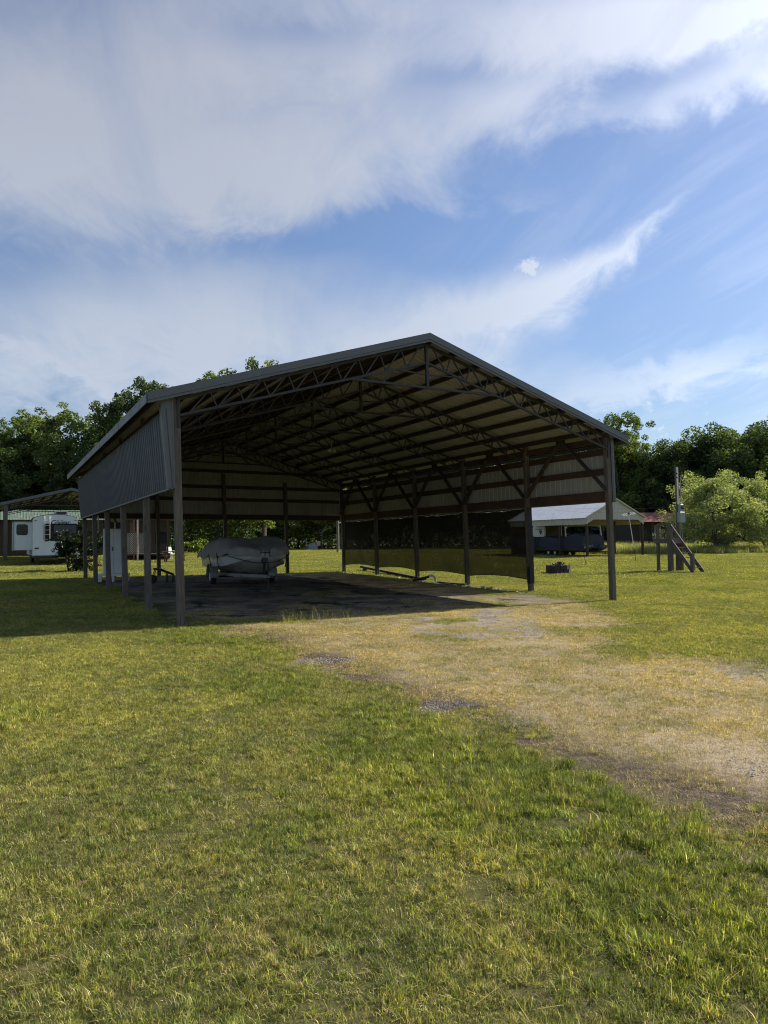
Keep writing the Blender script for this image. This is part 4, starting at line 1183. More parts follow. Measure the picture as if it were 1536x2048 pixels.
    MB().prism([(-1.25, .45), (1.25, .45), (1.25, 2.6), (1.1, 2.85), (-1.1, 2.85), (-1.25, 2.6)], 0, 7.5).build('body', MT['rvblue'], r)
    MB().box((-1.05, -.03, 1.35), (-.05, -.002, 2.25)).build('windscreen', MT['glass'], r)
    MB().box((.05, -.03, 1.35), (1.05, -.002, 2.25)).build('windscreen', mat('painted_reflection_glass', (.35, .45, .5), .15), r)  # pale base colour paints a reflection into this pane
    MB().box((-1.25, -.05, .5), (1.25, -.003, .9)).build('bumper', MT['blue'], r)
    for X_ in (-.9, .9): MB().box((X_ - .15, -.03, .95), (X_ + .15, -.002, 1.12)).build('headlight', MT['plastic'], r)
    for X_ in (-1.1, 1.1):
        for q in (1.2, 5.8): MB().lathe([(.001, -.12), (.4, -.12), (.4, .12), (.001, .12)], 14, axis='x', origin=(X_, q, .4)).build('wheel', MT['black'], r)
    MB().prism([(-1.6, 2.9), (1.3, 2.9), (1.3, 2.98), (-1.6, 2.98)], -.1, 7.5).build('roof', MT['box'], r)
    # dark hauler beside it
    x, y, z = at_d(1243, 102)
    r = thing('dark_trailer', (x, y, z), 'tall dark enclosed trailer in the shade right of the pale blue motorhome', 'trailer', rotz=.1)
    MB().box((-2.3, 0, .5), (1.6, 6, 3.1), bev=.05).build('body', MT['navy'], r)
    MB().box((-2.2, -.02, .6), (-.4, -.002, 2.9)).build('door', MT['darksteel'], r)
    for X_ in (-1.7, 1.1): MB().lathe([(.001, -.12), (.38, -.12), (.38, .12), (.001, .12)], 14, axis='x', origin=(X_, 3, .38)).build('wheel', MT['black'], r)
    x, y, z = at_d(1273, 96)
    r = thing('blue_camper', (x, y, z), 'pale blue-grey camper end between the dark trailer and the red-roofed cabin', 'camper', rotz=.1)
    MB().box((-.95, 0, .5), (1.1, 5.5, 2.55), bev=.06).build('body', MT['rvblue'], r)
    MB().box((-.5, -.02, 1.35), (.4, -.002, 2.0)).build('window', MT['glass'], r)
    for X_ in (-.8, .9): MB().lathe([(.001, -.1), (.34, -.1), (.34, .1), (.001, .1)], 14, axis='x', origin=(X_, 2.6, .34)).build('wheel', MT['black'], r)
    # red roofed cabin with porch
    x, y, z = at_d(1318, 82)
    r = thing('red_roof_cabin', (x, y, z), 'small cabin with red metal roof and dark railed porch behind the stair platform', 'cabin', rotz=.15)
    b = MB(); ribbed(b, (-2.9, -.6, 3.05), (1, 0, 0), 8.0, (0, .95, .3), 3.9, (0, -.3, .95), mi=(0, 0)); ribbed(b, (-2.9, 6.8, 3.05), (1, 0, 0), 8.0, (0, -.95, .3), 3.9, (0, .3, .95), mi=(0, 0)); no_recalc_build(b, 'roof', [MT['red_roof']], r)
    MB().prism([(1.6, 0), (6.4, 0), (6.4, 3.1), (3.1, 4.05), (1.6, 3.6)], -2.6, 4.9, plane='yz').build('wall', MT['brownwall'], r)
    for X_ in (-2.5, -1.0, .6, 2.0, 3.4, 4.8): MB().box((X_ - .08, -.4, 0), (X_ + .08, -.24, 3.1)).build('porch_post', MT['wood'], r)
    MB().box((-2.6, -.5, .55), (4.9, 1.6, .68)).build('deck', MT['wood'], r)
    MB().box((-2.6, -.36, 1.35), (4.9, -.28, 1.45)).build('railing', MT['wood'], r)
    MB().box((-1.5, 1.55, 1.2), (-.6, 1.597, 2.3)).build('window', MT['glass'], r)
    MB().box((.3, 1.55, .7), (1.2, 1.597, 2.7)).build('door', MT['box'], r)

    # stair platform at the power pole
    x, y, z = ground_at(1342, 1143)
    r = thing('stair_platform', (x, y, z), 'raised wooden platform with steep stairs and handrails beside the power pole', 'platform')
    g = lambda a, c: float(gz(x + a * CY - c * SY, y + a * SY + c * CY)) - z
    MB().box((-.10, -.10, -.3), (.10, .10, 2.42)).build('post', MT['post'], r)
    MB().box((-.06, .68, -.3), (.06, .80, 2.38)).build('post', MT['post'], r)
    MB().box((.76, -.06, -.3), (.88, .06, 1.62)).build('post', MT['post'], r)
    MB().box((.76, .68, -.3), (.88, .80, 1.62)).build('post', MT['post'], r)
    b = MB()
    for k in range(6): b.box((-.14, -.12 + k * .165, 1.60), (.95, .03 + k * .165, 1.64))
    b.build('deck', MT['post'], r)
    MB().box((-.14, -.14, 1.42), (.95, -.103, 1.597)).box((-.14, .803, 1.42), (.95, .84, 1.597)).box((-.13, -.10, 1.42), (-.103, .80, 1.597)).build('joists', MT['post'], r)
    MB().box((-.05, .10, 2.33), (.05, .68, 2.42)).build('handrail', MT['post'], r)
    run = 1.32
    for X_ in (-.02, .70):
        MB().beam((X_, .0, 1.60), (X_, -run, -.02), .05, .19, (0, 1, 1)).build('stringer', MT['post'], r)
    MB().beam((-.02, -.02, 2.38), (-.02, -1.26, .84), .05, .09, (0, 1, 1)).build('stair_rail', MT['post'], r)
    MB().box((-.10, -1.34, -.3), (.05, -1.20, .92)).build('newel_post', MT['post'], r)
    for k in range(6):
        t = (k + .7) / 6.6; MB().box((.007, -run * t - .10, 1.58 * (1 - t) - .02), (.672, -run * t + .10, 1.58 * (1 - t) + .02)).build('tread', MT['post'], r)
    # power pole
    px_, py_ = x + CY * 1.08 - SY * .36, y + SY * 1.08 + CY * .36; pz = float(gz(px_, py_))
    r = thing('power_pole', (px_, py_, pz), 'wooden power pole with grey meter boxes and thin conduits beside the stair platform', 'power pole')
    MB().tube([(0, 0, -.3), (0, 0, 1.5)], [.17, .155], 12).tube([(0, 0, 1.5), (0, 0, 5.3)], [.10, .085], 12).build('pole', MT['post'], r, smooth=True)
    bb = MB().box((-.19, -.30, 2.45), (.19, -.11, 2.98), bev=.01).build('meter_box', MT['box'], r)
    MB().box((-.12, -.28, 2.98), (.10, -.12, 3.38), bev=.01).build('meter_box', MT['box'], r)
    MB().lathe([(.001, -.09), (.075, -.08), (.08, 0), (.001, 0)], 14, axis='y', origin=(-.01, -.28, 3.2)).build('meter', MT['glass'], r, smooth=True)
    MB().tube([(-.13, -.13, 3.38), (-.13, -.13, 5.28)], .028, 8).build('conduit', MT['plastic'], r, smooth=True)
    MB().tube([(.10, -.13, 2.98), (.10, -.13, 4.9)], .014, 6).build('conduit', MT['galv'], r, smooth=True)
    MB().tube([(-.05, -.14, 2.45), (-.05, -.18, 0)], .02, 6).tube([(.07, -.14, 2.45), (.07, -.18, 1.5)], .02, 6).build('conduit', MT['galv'], r, smooth=True)
    MB().tube([(-.16, -.14, 4.95), (-.10, -.14, 4.95)], .045, 8).tube([(-.16, -.14, 4.75), (-.10, -.14, 4.75)], .045, 8).build('clamp', MT['darksteel'], r)
    # service wires
    W0 = Vector((px_, py_, pz))
    far = Vector(tuple(at_d(1105, 74))[:2] + (0,)); 
    def wire(name, A, B, sag, label, rr_=.005):
        q = thing(name, tuple(A), label, 'wire', rotz=0); pts = []
        for k in range(17):
            t = k / 16; p = A.lerp(B, t) - A; p.z -= sag * 4 * t * (1 - t); pts.append(p)
        MB().tube(pts, rr_, 5).build('strand', MT['darksteel'], q)
    wire('service_wire', W0 + Vector((-.1, 0, 3.22)), Vector((17, 70, 4.75)), .1, 'upper thin service wire running from the meter box to the trees')
    wire('service_wire', W0 + Vector((-.1, 0, 3.02)), Vector((15, 62, 4.15)), .15, 'lower thin service wire running from the meter box over the cream carport')
    # small lot of things under the trees at the right
    x, y, z = at_d(1384, 78)
    r = thing('blue_barrel', (x, y, z), 'dark blue barrel in the shade behind the foot of the stairs', 'barrel', rotz=0)
    MB().lathe([(.001, 0), (.28, .0), (.3, .03), (.3, .28), (.315, .3), (.3, .32), (.3, .58), (.315, .6), (.3, .62), (.3, .88), (.001, .9)], 18).build('drum', MT['blue'], r, smooth=True)
    MB().lathe([(.001, .905), (.035, .905), (.035, .93), (.001, .93)], 10, origin=(.15, 0, 0)).build('bung', MT['black'], r)


right_side()
# ------------------------------------------------------------------ vegetation
rng = np.random.default_rng(11)


def np_mesh(name, co, faces, col, mats):
    """mesh from numpy arrays; faces (n,k) all of one size; col per vertex"""
    me = bpy.data.meshes.new(name); k = faces.shape[1]
    me.vertices.add(len(co)); me.vertices.foreach_set('co', co.astype(np.float32).ravel())
    me.loops.add(faces.size); me.loops.foreach_set('vertex_index', faces.astype(np.int32).ravel())
    me.polygons.add(len(faces)); me.polygons.foreach_set('loop_start', (np.arange(len(faces)) * k).astype(np.int32))
    a = me.attributes.new('col', 'FLOAT_COLOR', 'POINT')
    c4 = np.ones((len(co), 4), np.float32); c4[:, :3] = col; a.data.foreach_set('color', c4.ravel())
    me.update(); me.validate()
    for m_ in mats: me.materials.append(m_)
    return me


def pick(cols, w, n):
    w = np.array(w, float); w /= w.sum(); i = rng.choice(len(cols), n, p=w)
    return np.array(cols)[i] * rng.uniform(.6, 1.4, (n, 1))


def blades(pos, h, w, ang, lean, col, curl=.5):
    """each blade: 2 quads tapering to a tip (5 verts -> built as 6 with a narrow tip)"""
    n = len(pos)
    d = np.stack([np.cos(ang), np.sin(ang), np.zeros(n)], -1)
    side = np.stack([-np.sin(ang), np.cos(ang), np.zeros(n)], -1)
    up = np.array([0, 0, 1.0])
    h = h[:, None]; w = w[:, None]; lean = lean[:, None]
    p0 = pos
    p1 = pos + up * h * .55 * np.cos(lean) + d * h * .55 * np.sin(lean)
    l2 = lean * (1 + curl) + curl * .4
    p2 = p1 + up * h * .45 * np.cos(l2) + d * h * .45 * np.sin(l2)
    V = np.stack([p0 - side * w * .5, p0 + side * w * .5, p1 - side * w * .42, p1 + side * w * .42, p2 - side * w * .06, p2 + side * w * .06], 1)
    o = np.arange(n)[:, None] * 6
    F = np.concatenate([o + np.array([[0, 1, 3, 2]]), o + np.array([[2, 3, 5, 4]])], 0)
    C = np.repeat(col[:, None, :], 6, 1)
    return V.reshape(-1, 3), F, C.reshape(-1, 3)


GREEN = [(.135, .172, .042), (.240, .262, .058), (.365, .360, .105), (.56, .45, .31), (.35, .245, .15)]


def patch(name, size, n, hr, wr, wts, leanr=(.1, .9), cols=GREEN, stems=0, mat_=None, clump=0.0):
    c = rng.uniform(-size / 2, size / 2, (n, 2))
    if clump > 0:
        k = rng.uniform(-size / 2, size / 2, (max(3, int(size * size * 90)), 2)); j = rng.integers(0, len(k), n); kh = rng.uniform(.45, 1.6, len(k)); ka = rng.uniform(0, 2 * PI, len(k)); kc = rng.uniform(.65, 1.35, (len(k), 1))
        inn = rng.random(n) < clump; c = np.where(inn[:, None], k[j] + rng.normal(0, .028, (n, 2)), c)
    pos = np.concatenate([c, np.full((n, 1), -.004)], 1)
    h = rng.uniform(hr[0], hr[1], n) * rng.uniform(.7, 1.15, n)
    an = rng.uniform(0, 2 * PI, n); cl_ = pick(cols, wts, n)
    if clump > 0:
        h = np.where(inn, h * kh[j], h * .75); an = np.where(inn & (rng.random(n) < .5), ka[j] + rng.normal(0, .5, n), an); cl_ = np.where(inn[:, None], cl_ * kc[j], cl_ * .8)
    V, F, C = blades(pos, h, rng.uniform(wr[0], wr[1], n), an, rng.uniform(leanr[0], leanr[1], n), cl_)
    if stems:     # cut stems lying on top
        p = np.concatenate([rng.uniform(-size / 2, size / 2, (stems, 2)), rng.uniform(.015, .05, (stems, 1))], 1)
        v2, f2, c2 = blades(p, rng.uniform(.06, .2, stems), rng.uniform(.0015, .003, stems), rng.uniform(0, 2 * PI, stems), rng.uniform(1.3, 1.62, stems), pick([(.42, .36, .20), (.34, .30, .15)], [1, 1], stems), .02)
        F = np.concatenate([F, f2 + len(V)]); V = np.concatenate([V, v2]); C = np.concatenate([C, c2])
    if mat_ == 'meadow': C = C * np.array([1.05, 1.1, 1.3])
    me = np_mesh(name, V, F, C, [GRASS])
    return bpy.data.objects.new(name, me)


def stones(name, size, n):
    base = np.array([(1, 0, 0), (0, 1, 0), (-1, 0, 0), (0, -1, 0), (0, 0, 1), (0, 0, -1)], float); fb = np.array([(0, 1, 4), (1, 2, 4), (2, 3, 4), (3, 0, 4), (1, 0, 5), (2, 1, 5), (3, 2, 5), (0, 3, 5)])
    c = np.concatenate([rng.uniform(-size / 2, size / 2, (n, 2)), rng.uniform(-.002, .006, (n, 1))], 1)
    s = rng.uniform(.004, .012, (n, 1, 1)) * rng.uniform(.6, 1.2, (n, 6, 3))
    V = c[:, None, :] + base[None] * s; F = np.arange(n)[:, None, None] * 6 + fb[None]
    col = np.repeat(rng.uniform(.18, .48, (n, 1, 1)) * np.array([1.03, 1, .96]), 6, 1).reshape(-1, 3)
    me = np_mesh(name, V.reshape(-1, 3), F.reshape(-1, 3), col, [STONE])
    return bpy.data.objects.new(name, me)


def stone_mat():
    m_ = bpy.data.materials.new('crushed_stone'); m_.use_nodes = True; t = NT(m_.node_tree)
    at = t.new('ShaderNodeAttribute', attribute_name='col'); t.l.new(at.outputs['Color'], t.n['Principled BSDF'].inputs['Base Color']); t.n['Principled BSDF'].inputs['Roughness'].default_value = .9
    return m_


STONE = stone_mat()


def grass_mat():
    m_ = bpy.data.materials.new('grass_blades'); m_.use_nodes = True; t = NT(m_.node_tree); t.n.remove(t.n['Principled BSDF'])
    out = t.n['Material Output']; at = t.new('ShaderNodeAttribute', attribute_name='col')
    geo = t.new('ShaderNodeNewGeometry'); P = geo.outputs['Position']
    n1 = t.noise(P, .35, 4, .6); n2 = t.noise(P, 1.7, 5, .65, .3); n3 = t.noise(P, 5.5, 3, .6)
    tint = t.mix(t.ramp(n2, .36, .66), (.72, .84, .72, 1), (1.12, 1.11, 1.0, 1))
    tint = t.mix(t.ramp(n1, .45, .62), tint, (1.25, 1.25, .95, 1))
    n6 = t.noise(P, 24, 4, .65); tint = t.mix(1.0, tint, t.mix(t.ramp(n6, .36, .64), (.45, .50, .46, 1), (1.50, 1.45, 1.38, 1)), 'MULTIPLY')
    c = t.mix(1.0, at.outputs['Color'], tint, 'MULTIPLY')
    c = t.mix(t.m('MULTIPLY', t.ramp(n3, .55, .75), .45), c, (.30, .23, .12, 1))
    d = t.new('ShaderNodeBsdfDiffuse'); t.l.new(c, d.inputs[0])
    tr = t.new('ShaderNodeBsdfTranslucent'); t.l.new(t.mix(1.0, c, (1.2, 1.17, .68, 1), 'MULTIPLY'), tr.inputs[0])
    g = t.new('ShaderNodeBsdfGlossy'); g.inputs['Roughness'].default_value = .65; g.inputs[0].default_value = (.9, .9, .7, 1)
    m1 = t.new('ShaderNodeMixShader'); m1.inputs[0].default_value = .42; t.l.new(d.outputs[0], m1.inputs[1]); t.l.new(tr.outputs[0], m1.inputs[2])
    m2 = t.new('ShaderNodeMixShader'); m2.inputs[0].default_value = .02; t.l.new(m1.outputs[0], m2.inputs[1]); t.l.new(g.outputs[0], m2.inputs[2])
    t.l.new(m2.outputs[0], out.inputs[0]); return m_


GRASS = grass_mat()


def scatter(name, pts, idx, rot, scl, variants, kindlabel=None):
    me = bpy.data.meshes.new(name + '_points'); me.vertices.add(len(pts)); me.vertices.foreach_set('co', np.asarray(pts, np.float32).ravel())
    for nm, ty, val in (('idx', 'INT', np.asarray(idx, np.int32)), ('rot', 'FLOAT', np.asarray(rot, np.float32)), ('scl', 'FLOAT', np.asarray(scl, np.float32))):
        a = me.attributes.new(nm, ty, 'POINT'); a.data.foreach_set('value', val)
    col = bpy.data.collections.new(name + '_variants')
    for i, v in enumerate(variants):
        v.name = '%s_variant_%02d' % (name, i); col.objects.link(v)
    o = bpy.data.objects.new(name, me); COL.objects.link(o); tag(o, kind='stuff')
    ng = bpy.data.node_groups.new(name + '_nodes', 'GeometryNodeTree')
    ng.interface.new_socket('Geometry', in_out='INPUT', socket_type='NodeSocketGeometry')
    ng.interface.new_socket('Geometry', in_out='OUTPUT', socket_type='NodeSocketGeometry')
    N = ng.nodes; L = ng.links
    gi = N.new('NodeGroupInput'); go = N.new('NodeGroupOutput')
    ci = N.new('GeometryNodeCollectionInfo'); ci.inputs['Collection'].default_value = col
    ci.inputs['Separate Children'].default_value = True; ci.inputs['Reset Children'].default_value = True
    ip = N.new('GeometryNodeInstanceOnPoints'); ip.inputs['Pick Instance'].default_value = True
    def attr(nm, ty):
        a = N.new('GeometryNodeInputNamedAttribute'); a.data_type = ty; a.inputs['Name'].default_value = nm; return a.outputs['Attribute']
    cx = N.new('ShaderNodeCombineXYZ'); L.new(attr('rot', 'FLOAT'), cx.inputs[2])
    L.new(gi.outputs[0], ip.inputs['Points']); L.new(ci.outputs[0], ip.inputs['Instance']); L.new(attr('idx', 'INT'), ip.inputs['Instance Index'])
    L.new(cx.outputs[0], ip.inputs['Rotation'])
    c2 = N.new('ShaderNodeCombineXYZ'); s = attr('scl', 'FLOAT')
    for k in range(3): L.new(s, c2.inputs[k])
    L.new(c2.outputs[0], ip.inputs['Scale'])
    L.new(ip.outputs[0], go.inputs[0])
    md = o.modifiers.new('scatter', 'NODES'); md.node_group = ng
    return o


def wedge(d0, d1, step, half=.66, extra=2.0):
    ys = np.arange(d0, d1, step); out = []
    for y in ys:
        w = y * half + extra; xs = np.arange(-w, w, step)
        out.append(np.stack([xs + rng.uniform(-.35, .35, len(xs)) * step, y + rng.uniform(-.35, .35, len(xs)) * step], -1))
    return np.concatenate(out)


def vnoise(x, y, s, seed=0):
    """cheap smooth value noise"""
    r = np.random.default_rng(seed); g = r.random((64, 64)); fx = np.asarray(x) / s; fy = np.asarray(y) / s
    ix = np.floor(fx).astype(int); iy = np.floor(fy).astype(int); a = fx - ix; b = fy - iy
    a = a * a * (3 - 2 * a); b = b * b * (3 - 2 * b)
    G = lambda i, j: g[i % 64, j % 64]
    return (G(ix, iy) * (1 - a) + G(ix + 1, iy) * a) * (1 - b) + (G(ix, iy + 1) * (1 - a) + G(ix + 1, iy + 1) * a) * b


def meadow_edge(x, y):
    """true inside the strip of unmown meadow beyond the right-hand lawn"""
    u, v = uv_of(x, y)
    return (y > 62 + 0.02 * np.abs(x - 30)) & (x > 14 + (y - 62) * .1) & (y < 90 + .02 * x)


def make_lawn():
    near = []
    for i in range(6): near.append(patch('a', .60, 4300, (.022, .050), (.0016, .0038), [5, 6.5, 4.5, 2.5, 2.0], (.05, 1.25), stems=6, clump=.5))          # 0-5 lawn
    for i in range(3): near.append(patch('b', .60, 2900, (.030, .062), (.0024, .0046), [6, 6, 3, .6, .3], (.1, .8), stems=4, clump=.6))        # 6-8 lush
    for i in range(3): near.append(patch('c', .60, 2100, (.015, .055), (.0014, .003), [.4, .8, 1.6, 7, 5], (.1, 1.2), stems=26, clump=.3))     # 9-11 dry
    for i in range(2): near.append(patch('d', .60, 420, (.02, .05), (.002, .0035), [1, 1, 1, 5, 4], (.3, 1.3), stems=16, clump=.5))          # 12-13 sparse
    for i in range(2):   # 14-15 broad-leaf weeds
        near.append(patch('e', .34, 220, (.025, .055), (.008, .016), [6, 6, 1, 0, 0], (.5, 1.4), clump=.8))
    for i in range(2): near.append(stones('g', .60, 260))
    P = np.concatenate([wedge(.9, 14, .36), wedge(14, 30, .42)])
    u, v = uv_of(P[:, 0], P[:, 1]); dm = drive_mask(u, v)
    floor = (u > .15) & (u < BW - .2) & (v > .4) & (v < BL)
    idx = rng.integers(0, 6, len(P)); r = rng.random(len(P))
    nz = vnoise(P[:, 0] + 50, P[:, 1] + 50, 1.3, 1); n2 = vnoise(P[:, 0] + 90, P[:, 1] + 20, 3.2, 2)
    edge = np.abs(u + .15) < .75
    lush = ((nz > .80) | (edge & (v < -1) & (nz > .40))) & (dm < .2)
    idx = np.where(lush, rng.integers(6, 9, len(P)), idx)
    dry = (dm > .35) & (dm > r * .9)
    d2 = np.where(n2 + .35 * (r - .5) > .18, rng.integers(9, 12, len(P)), rng.integers(12, 14, len(P)))
    grav = (vnoise(P[:, 0] + 30, P[:, 1] + 77, 1.8, 8) + .4 * (rng.random(len(P)) - .5) > .74); d2 = np.where(grav, rng.integers(16, 18, len(P)), d2)
    d2 = np.where((u > .6) & (u < 1.7) & (v < 0) & (r < .35), rng.integers(12, 14, len(P)), d2)
    d2 = np.where((nz > .80) & (r < .5), rng.integers(0, 6, len(P)), d2)
    idx = np.where(dry, d2, idx)
    keep = ~floor | ((nz > .62) & (r < .75) & (v < 9)) | ((v < 3.2) & (r < .65) & (nz > .3))
    keep &= ~((dm > .6) & (n2 < .2) & (r < .4))
    scl = np.where(lush, rng.uniform(.85, 1.25, len(P)), rng.uniform(.8, 1.1, len(P))); scl = np.where(floor, scl * .8, scl)
    P = P[keep]; z = gz(P[:, 0], P[:, 1])
    pts = np.concatenate([P, z[:, None]], 1)
    # weeds
    Q = wedge(1.5, 28, 1.1); uq, vq = uv_of(Q[:, 0], Q[:, 1]); nq = vnoise(Q[:, 0] + 9, Q[:, 1] + 4, 2.0, 5)
    fq = (uq > .4) & (uq < BW - .4) & (vq > .8) & (vq < BL)
    kq = ((nq > .60) | ((np.abs(uq) < .7) & (nq > .45)) | (fq & (nq > .5) & (vq < 7))) & ~(fq & (vq > 9))
    Q = Q[kq]; pts = np.concatenate([pts, np.concatenate([Q, gz(Q[:, 0], Q[:, 1])[:, None]], 1)])
    idx = np.concatenate([idx[keep], rng.integers(14, 16, len(Q))]); scl = np.concatenate([scl[keep], rng.uniform(.5, .95, len(Q))])
    scatter('grass', pts, idx, rng.uniform(0, 2 * PI, len(pts)), scl, near)
    # farther lawn: coarser tufts
    farv = [patch('f', 1.3, 2600, (.03, .07), (.007, .013), [5, 6.5, 5, 2.0, .8], clump=.2) for _ in range(4)]
    P = np.concatenate([wedge(30, 50, .95, extra=3), wedge(50, 92, 1.25, extra=4)])
    u, v = uv_of(P[:, 0], P[:, 1]); keep = ~((u > .15) & (u < BW - .2) & (v > .3) & (v < BL)) & ~meadow_edge(P[:, 0], P[:, 1])
    P = P[keep]; pts = np.concatenate([P, gz(P[:, 0], P[:, 1])[:, None]], 1)
    scatter('grass_beyond', pts, rng.integers(0, 4, len(P)), rng.uniform(0, 2 * PI, len(P)), rng.uniform(.9, 1.15, len(P)), farv)
    # unmown meadow
    mv = [patch('m', 1.4, 1100, (.25, .60), (.008, .018), [5, 6, 4, 5, 1], (.02, .35), clump=.3, mat_='meadow') for _ in range(3)]
    P = wedge(60, 95, .95, extra=4); P = P[meadow_edge(P[:, 0], P[:, 1])]
    pts = np.concatenate([P, gz(P[:, 0], P[:, 1])[:, None]], 1)
    scatter('meadow_grass', pts, rng.integers(0, 3, len(P)), rng.uniform(0, 2 * PI, len(P)), rng.uniform(.8, 1.2, len(P)), mv)


make_lawn()


def make_tall_weeds():
    """seeding stalks at the shade line in front of the barn"""
    n = 0
    spots = [(575, 1247, 22), (590, 1246, 26), (612, 1244, 14), (628, 1243, 16), (645, 1242, 10), (668, 1240, 8), (690, 1239, 8), (380, 1285, 8), (700, 1237, 5)]
    V, F, C = [], [], []; off = 0
    for px, py, k in spots:
        x, y, z = ground_at(px, py)
        pos = np.stack([x + rng.normal(0, .11, k), y + rng.normal(0, .08, k), np.full(k, z)], -1)
        v, f, c = blades(pos, rng.uniform(.12, .40, k), rng.uniform(.0025, .0045, k), rng.uniform(0, 2 * PI, k), rng.uniform(.05, .45, k), pick(GREEN, [3, 5, 6, 3, 0], k), .7)
        V.append(v); F.append(f + off); C.append(c); off += len(v)
    me = np_mesh('tall_weeds', np.concatenate(V), np.concatenate(F), np.concatenate(C), [GRASS])
    o = bpy.data.objects.new('tall_weeds', me); COL.objects.link(o); tag(o, kind='stuff')


make_tall_weeds()

BARK = mat('tree_bark', (.075, .06, .048), .95, var=.4, vscale=4, stretch=(3, 3, .6), bump=.8, bscale=9)
LEAF = leaf_mat('tree_leaves', (1, 1, 1), .38)


def leaf_cards(cent, size, col, aspect=.55, droop=0.0):
    n = len(cent)
    a = rng.normal(size=(n, 3)); a[:, 2] = a[:, 2] * .7 - droop; a /= np.linalg.norm(a, axis=1, keepdims=True)
    b = rng.normal(size=(n, 3)); b -= (b * a).sum(1, keepdims=True) * a; b /= np.linalg.norm(b, axis=1, keepdims=True)
    s = size[:, None]
    V = np.stack([cent - a * s * .5, cent + b * s * .5 * aspect, cent + a * s * .5, cent - b * s * .5 * aspect], 1)
    F = np.arange(n)[:, None] * 4 + np.array([[0, 1, 2, 3]])
    return V.reshape(-1, 3), F, np.repeat(col[:, None], 4, 1).reshape(-1, 3)


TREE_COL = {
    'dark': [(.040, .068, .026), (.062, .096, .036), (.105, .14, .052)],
    'shade': [(.008, .014, .006), (.013, .022, .009), (.028, .042, .016)],  # leaf colours with shade painted in, for the shrubs by the camper
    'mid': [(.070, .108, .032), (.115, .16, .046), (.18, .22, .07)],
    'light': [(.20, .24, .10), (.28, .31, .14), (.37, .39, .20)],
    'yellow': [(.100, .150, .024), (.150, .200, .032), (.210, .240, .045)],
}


def tree_meshes(name, H, rad, kind, nleaf, lsize, base=.22, nl=12, lean=0.0, flat=1.0, trunk_r=None, multi=1, taper=.5, gaps=.35):
    """returns (trunk mesh object data, crown mesh) around the origin"""
    mb = MB(); tips = []
    tr = trunk_r or H * .016
    for s in range(multi):
        off = (0, 0) if multi == 1 else (rng.normal(0, .35), rng.normal(0, .35))
        pts = [Vector((off[0] * .4, off[1] * .4, -.3))]; top = H * (.86 if multi == 1 else rng.uniform(.6, .85))
        k = 7; dx, dy = rng.normal(0, .02, 2) * H + np.array(off) * 1.2
        for i in range(1, k + 1):
            f = i / k; pts.append(Vector((off[0] + dx * f * f + rng.normal(0, .012) * H, off[1] + dy * f * f + rng.normal(0, .012) * H, top * f)))
        rr = tr / math.sqrt(multi)
        mb.tube(pts, [rr * (1.25 if i == 0 else 1 - .85 * i / k) for i in range(k + 1)], 7)
        for j in range(nl // multi):
            f = base + (1 - base) * (j + rng.uniform(.1, .9)) / (nl // multi) * .92
            i = min(int(f * k), k - 1); p = pts[i].lerp(pts[i + 1], f * k - i)
            ang = j * 2.4 + rng.uniform(-.5, .5)
            # envelope radius at that height
            e = math.sin(min(1, max(.05, (f - base) / (1 - base) * .85 + .18)) * PI) ** taper
            L = rad * e * rng.uniform(.55, 1.0)
            el = rng.uniform(.25, .75)
            q = p + Vector((math.cos(ang) * L * .5, math.sin(ang) * L * .5, L * .5 * el * flat + .1))
            q2 = p + Vector((math.cos(ang + rng.uniform(-.3, .3)) * L, math.sin(ang + rng.uniform(-.3, .3)) * L, L * el * 1.05 * flat))
            r0 = rr * (1 - .8 * f) * .5
            mb.tube([p, q, q2], [r0, r0 * .6, r0 * .2], 5)
            for (c, w_) in ((q2, 1.0), (q, .7), (q.lerp(q2, .5), .8)): tips.append((c, w_ * e))
        tips.append((pts[-1], .6)); tips.append((pts[-2], .7))
        for _ in range(5):
            tips.append((pts[-1] + Vector((rng.normal(0, .12), rng.normal(0, .12), rng.uniform(-.02, .10))) * H * .6, .45))
    trunk = mb.build(name + '_trunk', BARK).data
    bpy.data.objects.remove(bpy.data.objects[name + '_trunk'])
    # sub-clumps round every tip
    cl = []
    for c, w_ in tips:
        for _ in range(4):
            cl.append((np.array(c) + rng.normal(0, 1, 3) * np.array([1, 1, .75]) * rad * .17, rad * rng.uniform(.11, .22) * (.6 + .5 * w_)))
    cl = [c for c in cl if rng.random() > gaps * .4]
    w = np.array([r_ ** 2 for _, r_ in cl]); w /= w.sum(); ci = rng.choice(len(cl), nleaf, p=w)
    C = np.array([c for c, _ in cl])[ci]; Rr = np.array([r_ for _, r_ in cl])[ci]
    d = rng.normal(size=(nleaf, 3)); d /= np.linalg.norm(d, axis=1, keepdims=True)
    rad_ = rng.uniform(.25, 1.0, nleaf) ** .6
    P = C + d * (Rr * rad_)[:, None] * np.array([1, 1, .8])
    P[:, 2] = np.maximum(P[:, 2], base * H * .55)
    cc = np.array(TREE_COL[kind]); tone = rng.integers(0, 3, len(cl))[ci]
    mixk = np.clip(tone + rng.integers(-1, 2, nleaf), 0, 2)
    col = cc[mixk] * rng.uniform(.75, 1.3, (nleaf, 1))
    V, F, CC = leaf_cards(P, rng.uniform(.7, 1.3, nleaf) * lsize, col)
    crown = np_mesh(name + '_crown', V, F, CC, [LEAF])
    return trunk, crown


def put_tree(meshes, name, loc, label, group=None, rot=0.0, s=(1, 1, 1), cat='tree'):
    root = thing(name, loc, label, cat, rot, group); root.scale = s
    for nm, me in zip(('trunk', 'crown'), meshes):
        o = bpy.data.objects.new(nm, me); COL.objects.link(o); o.parent = root
    return root


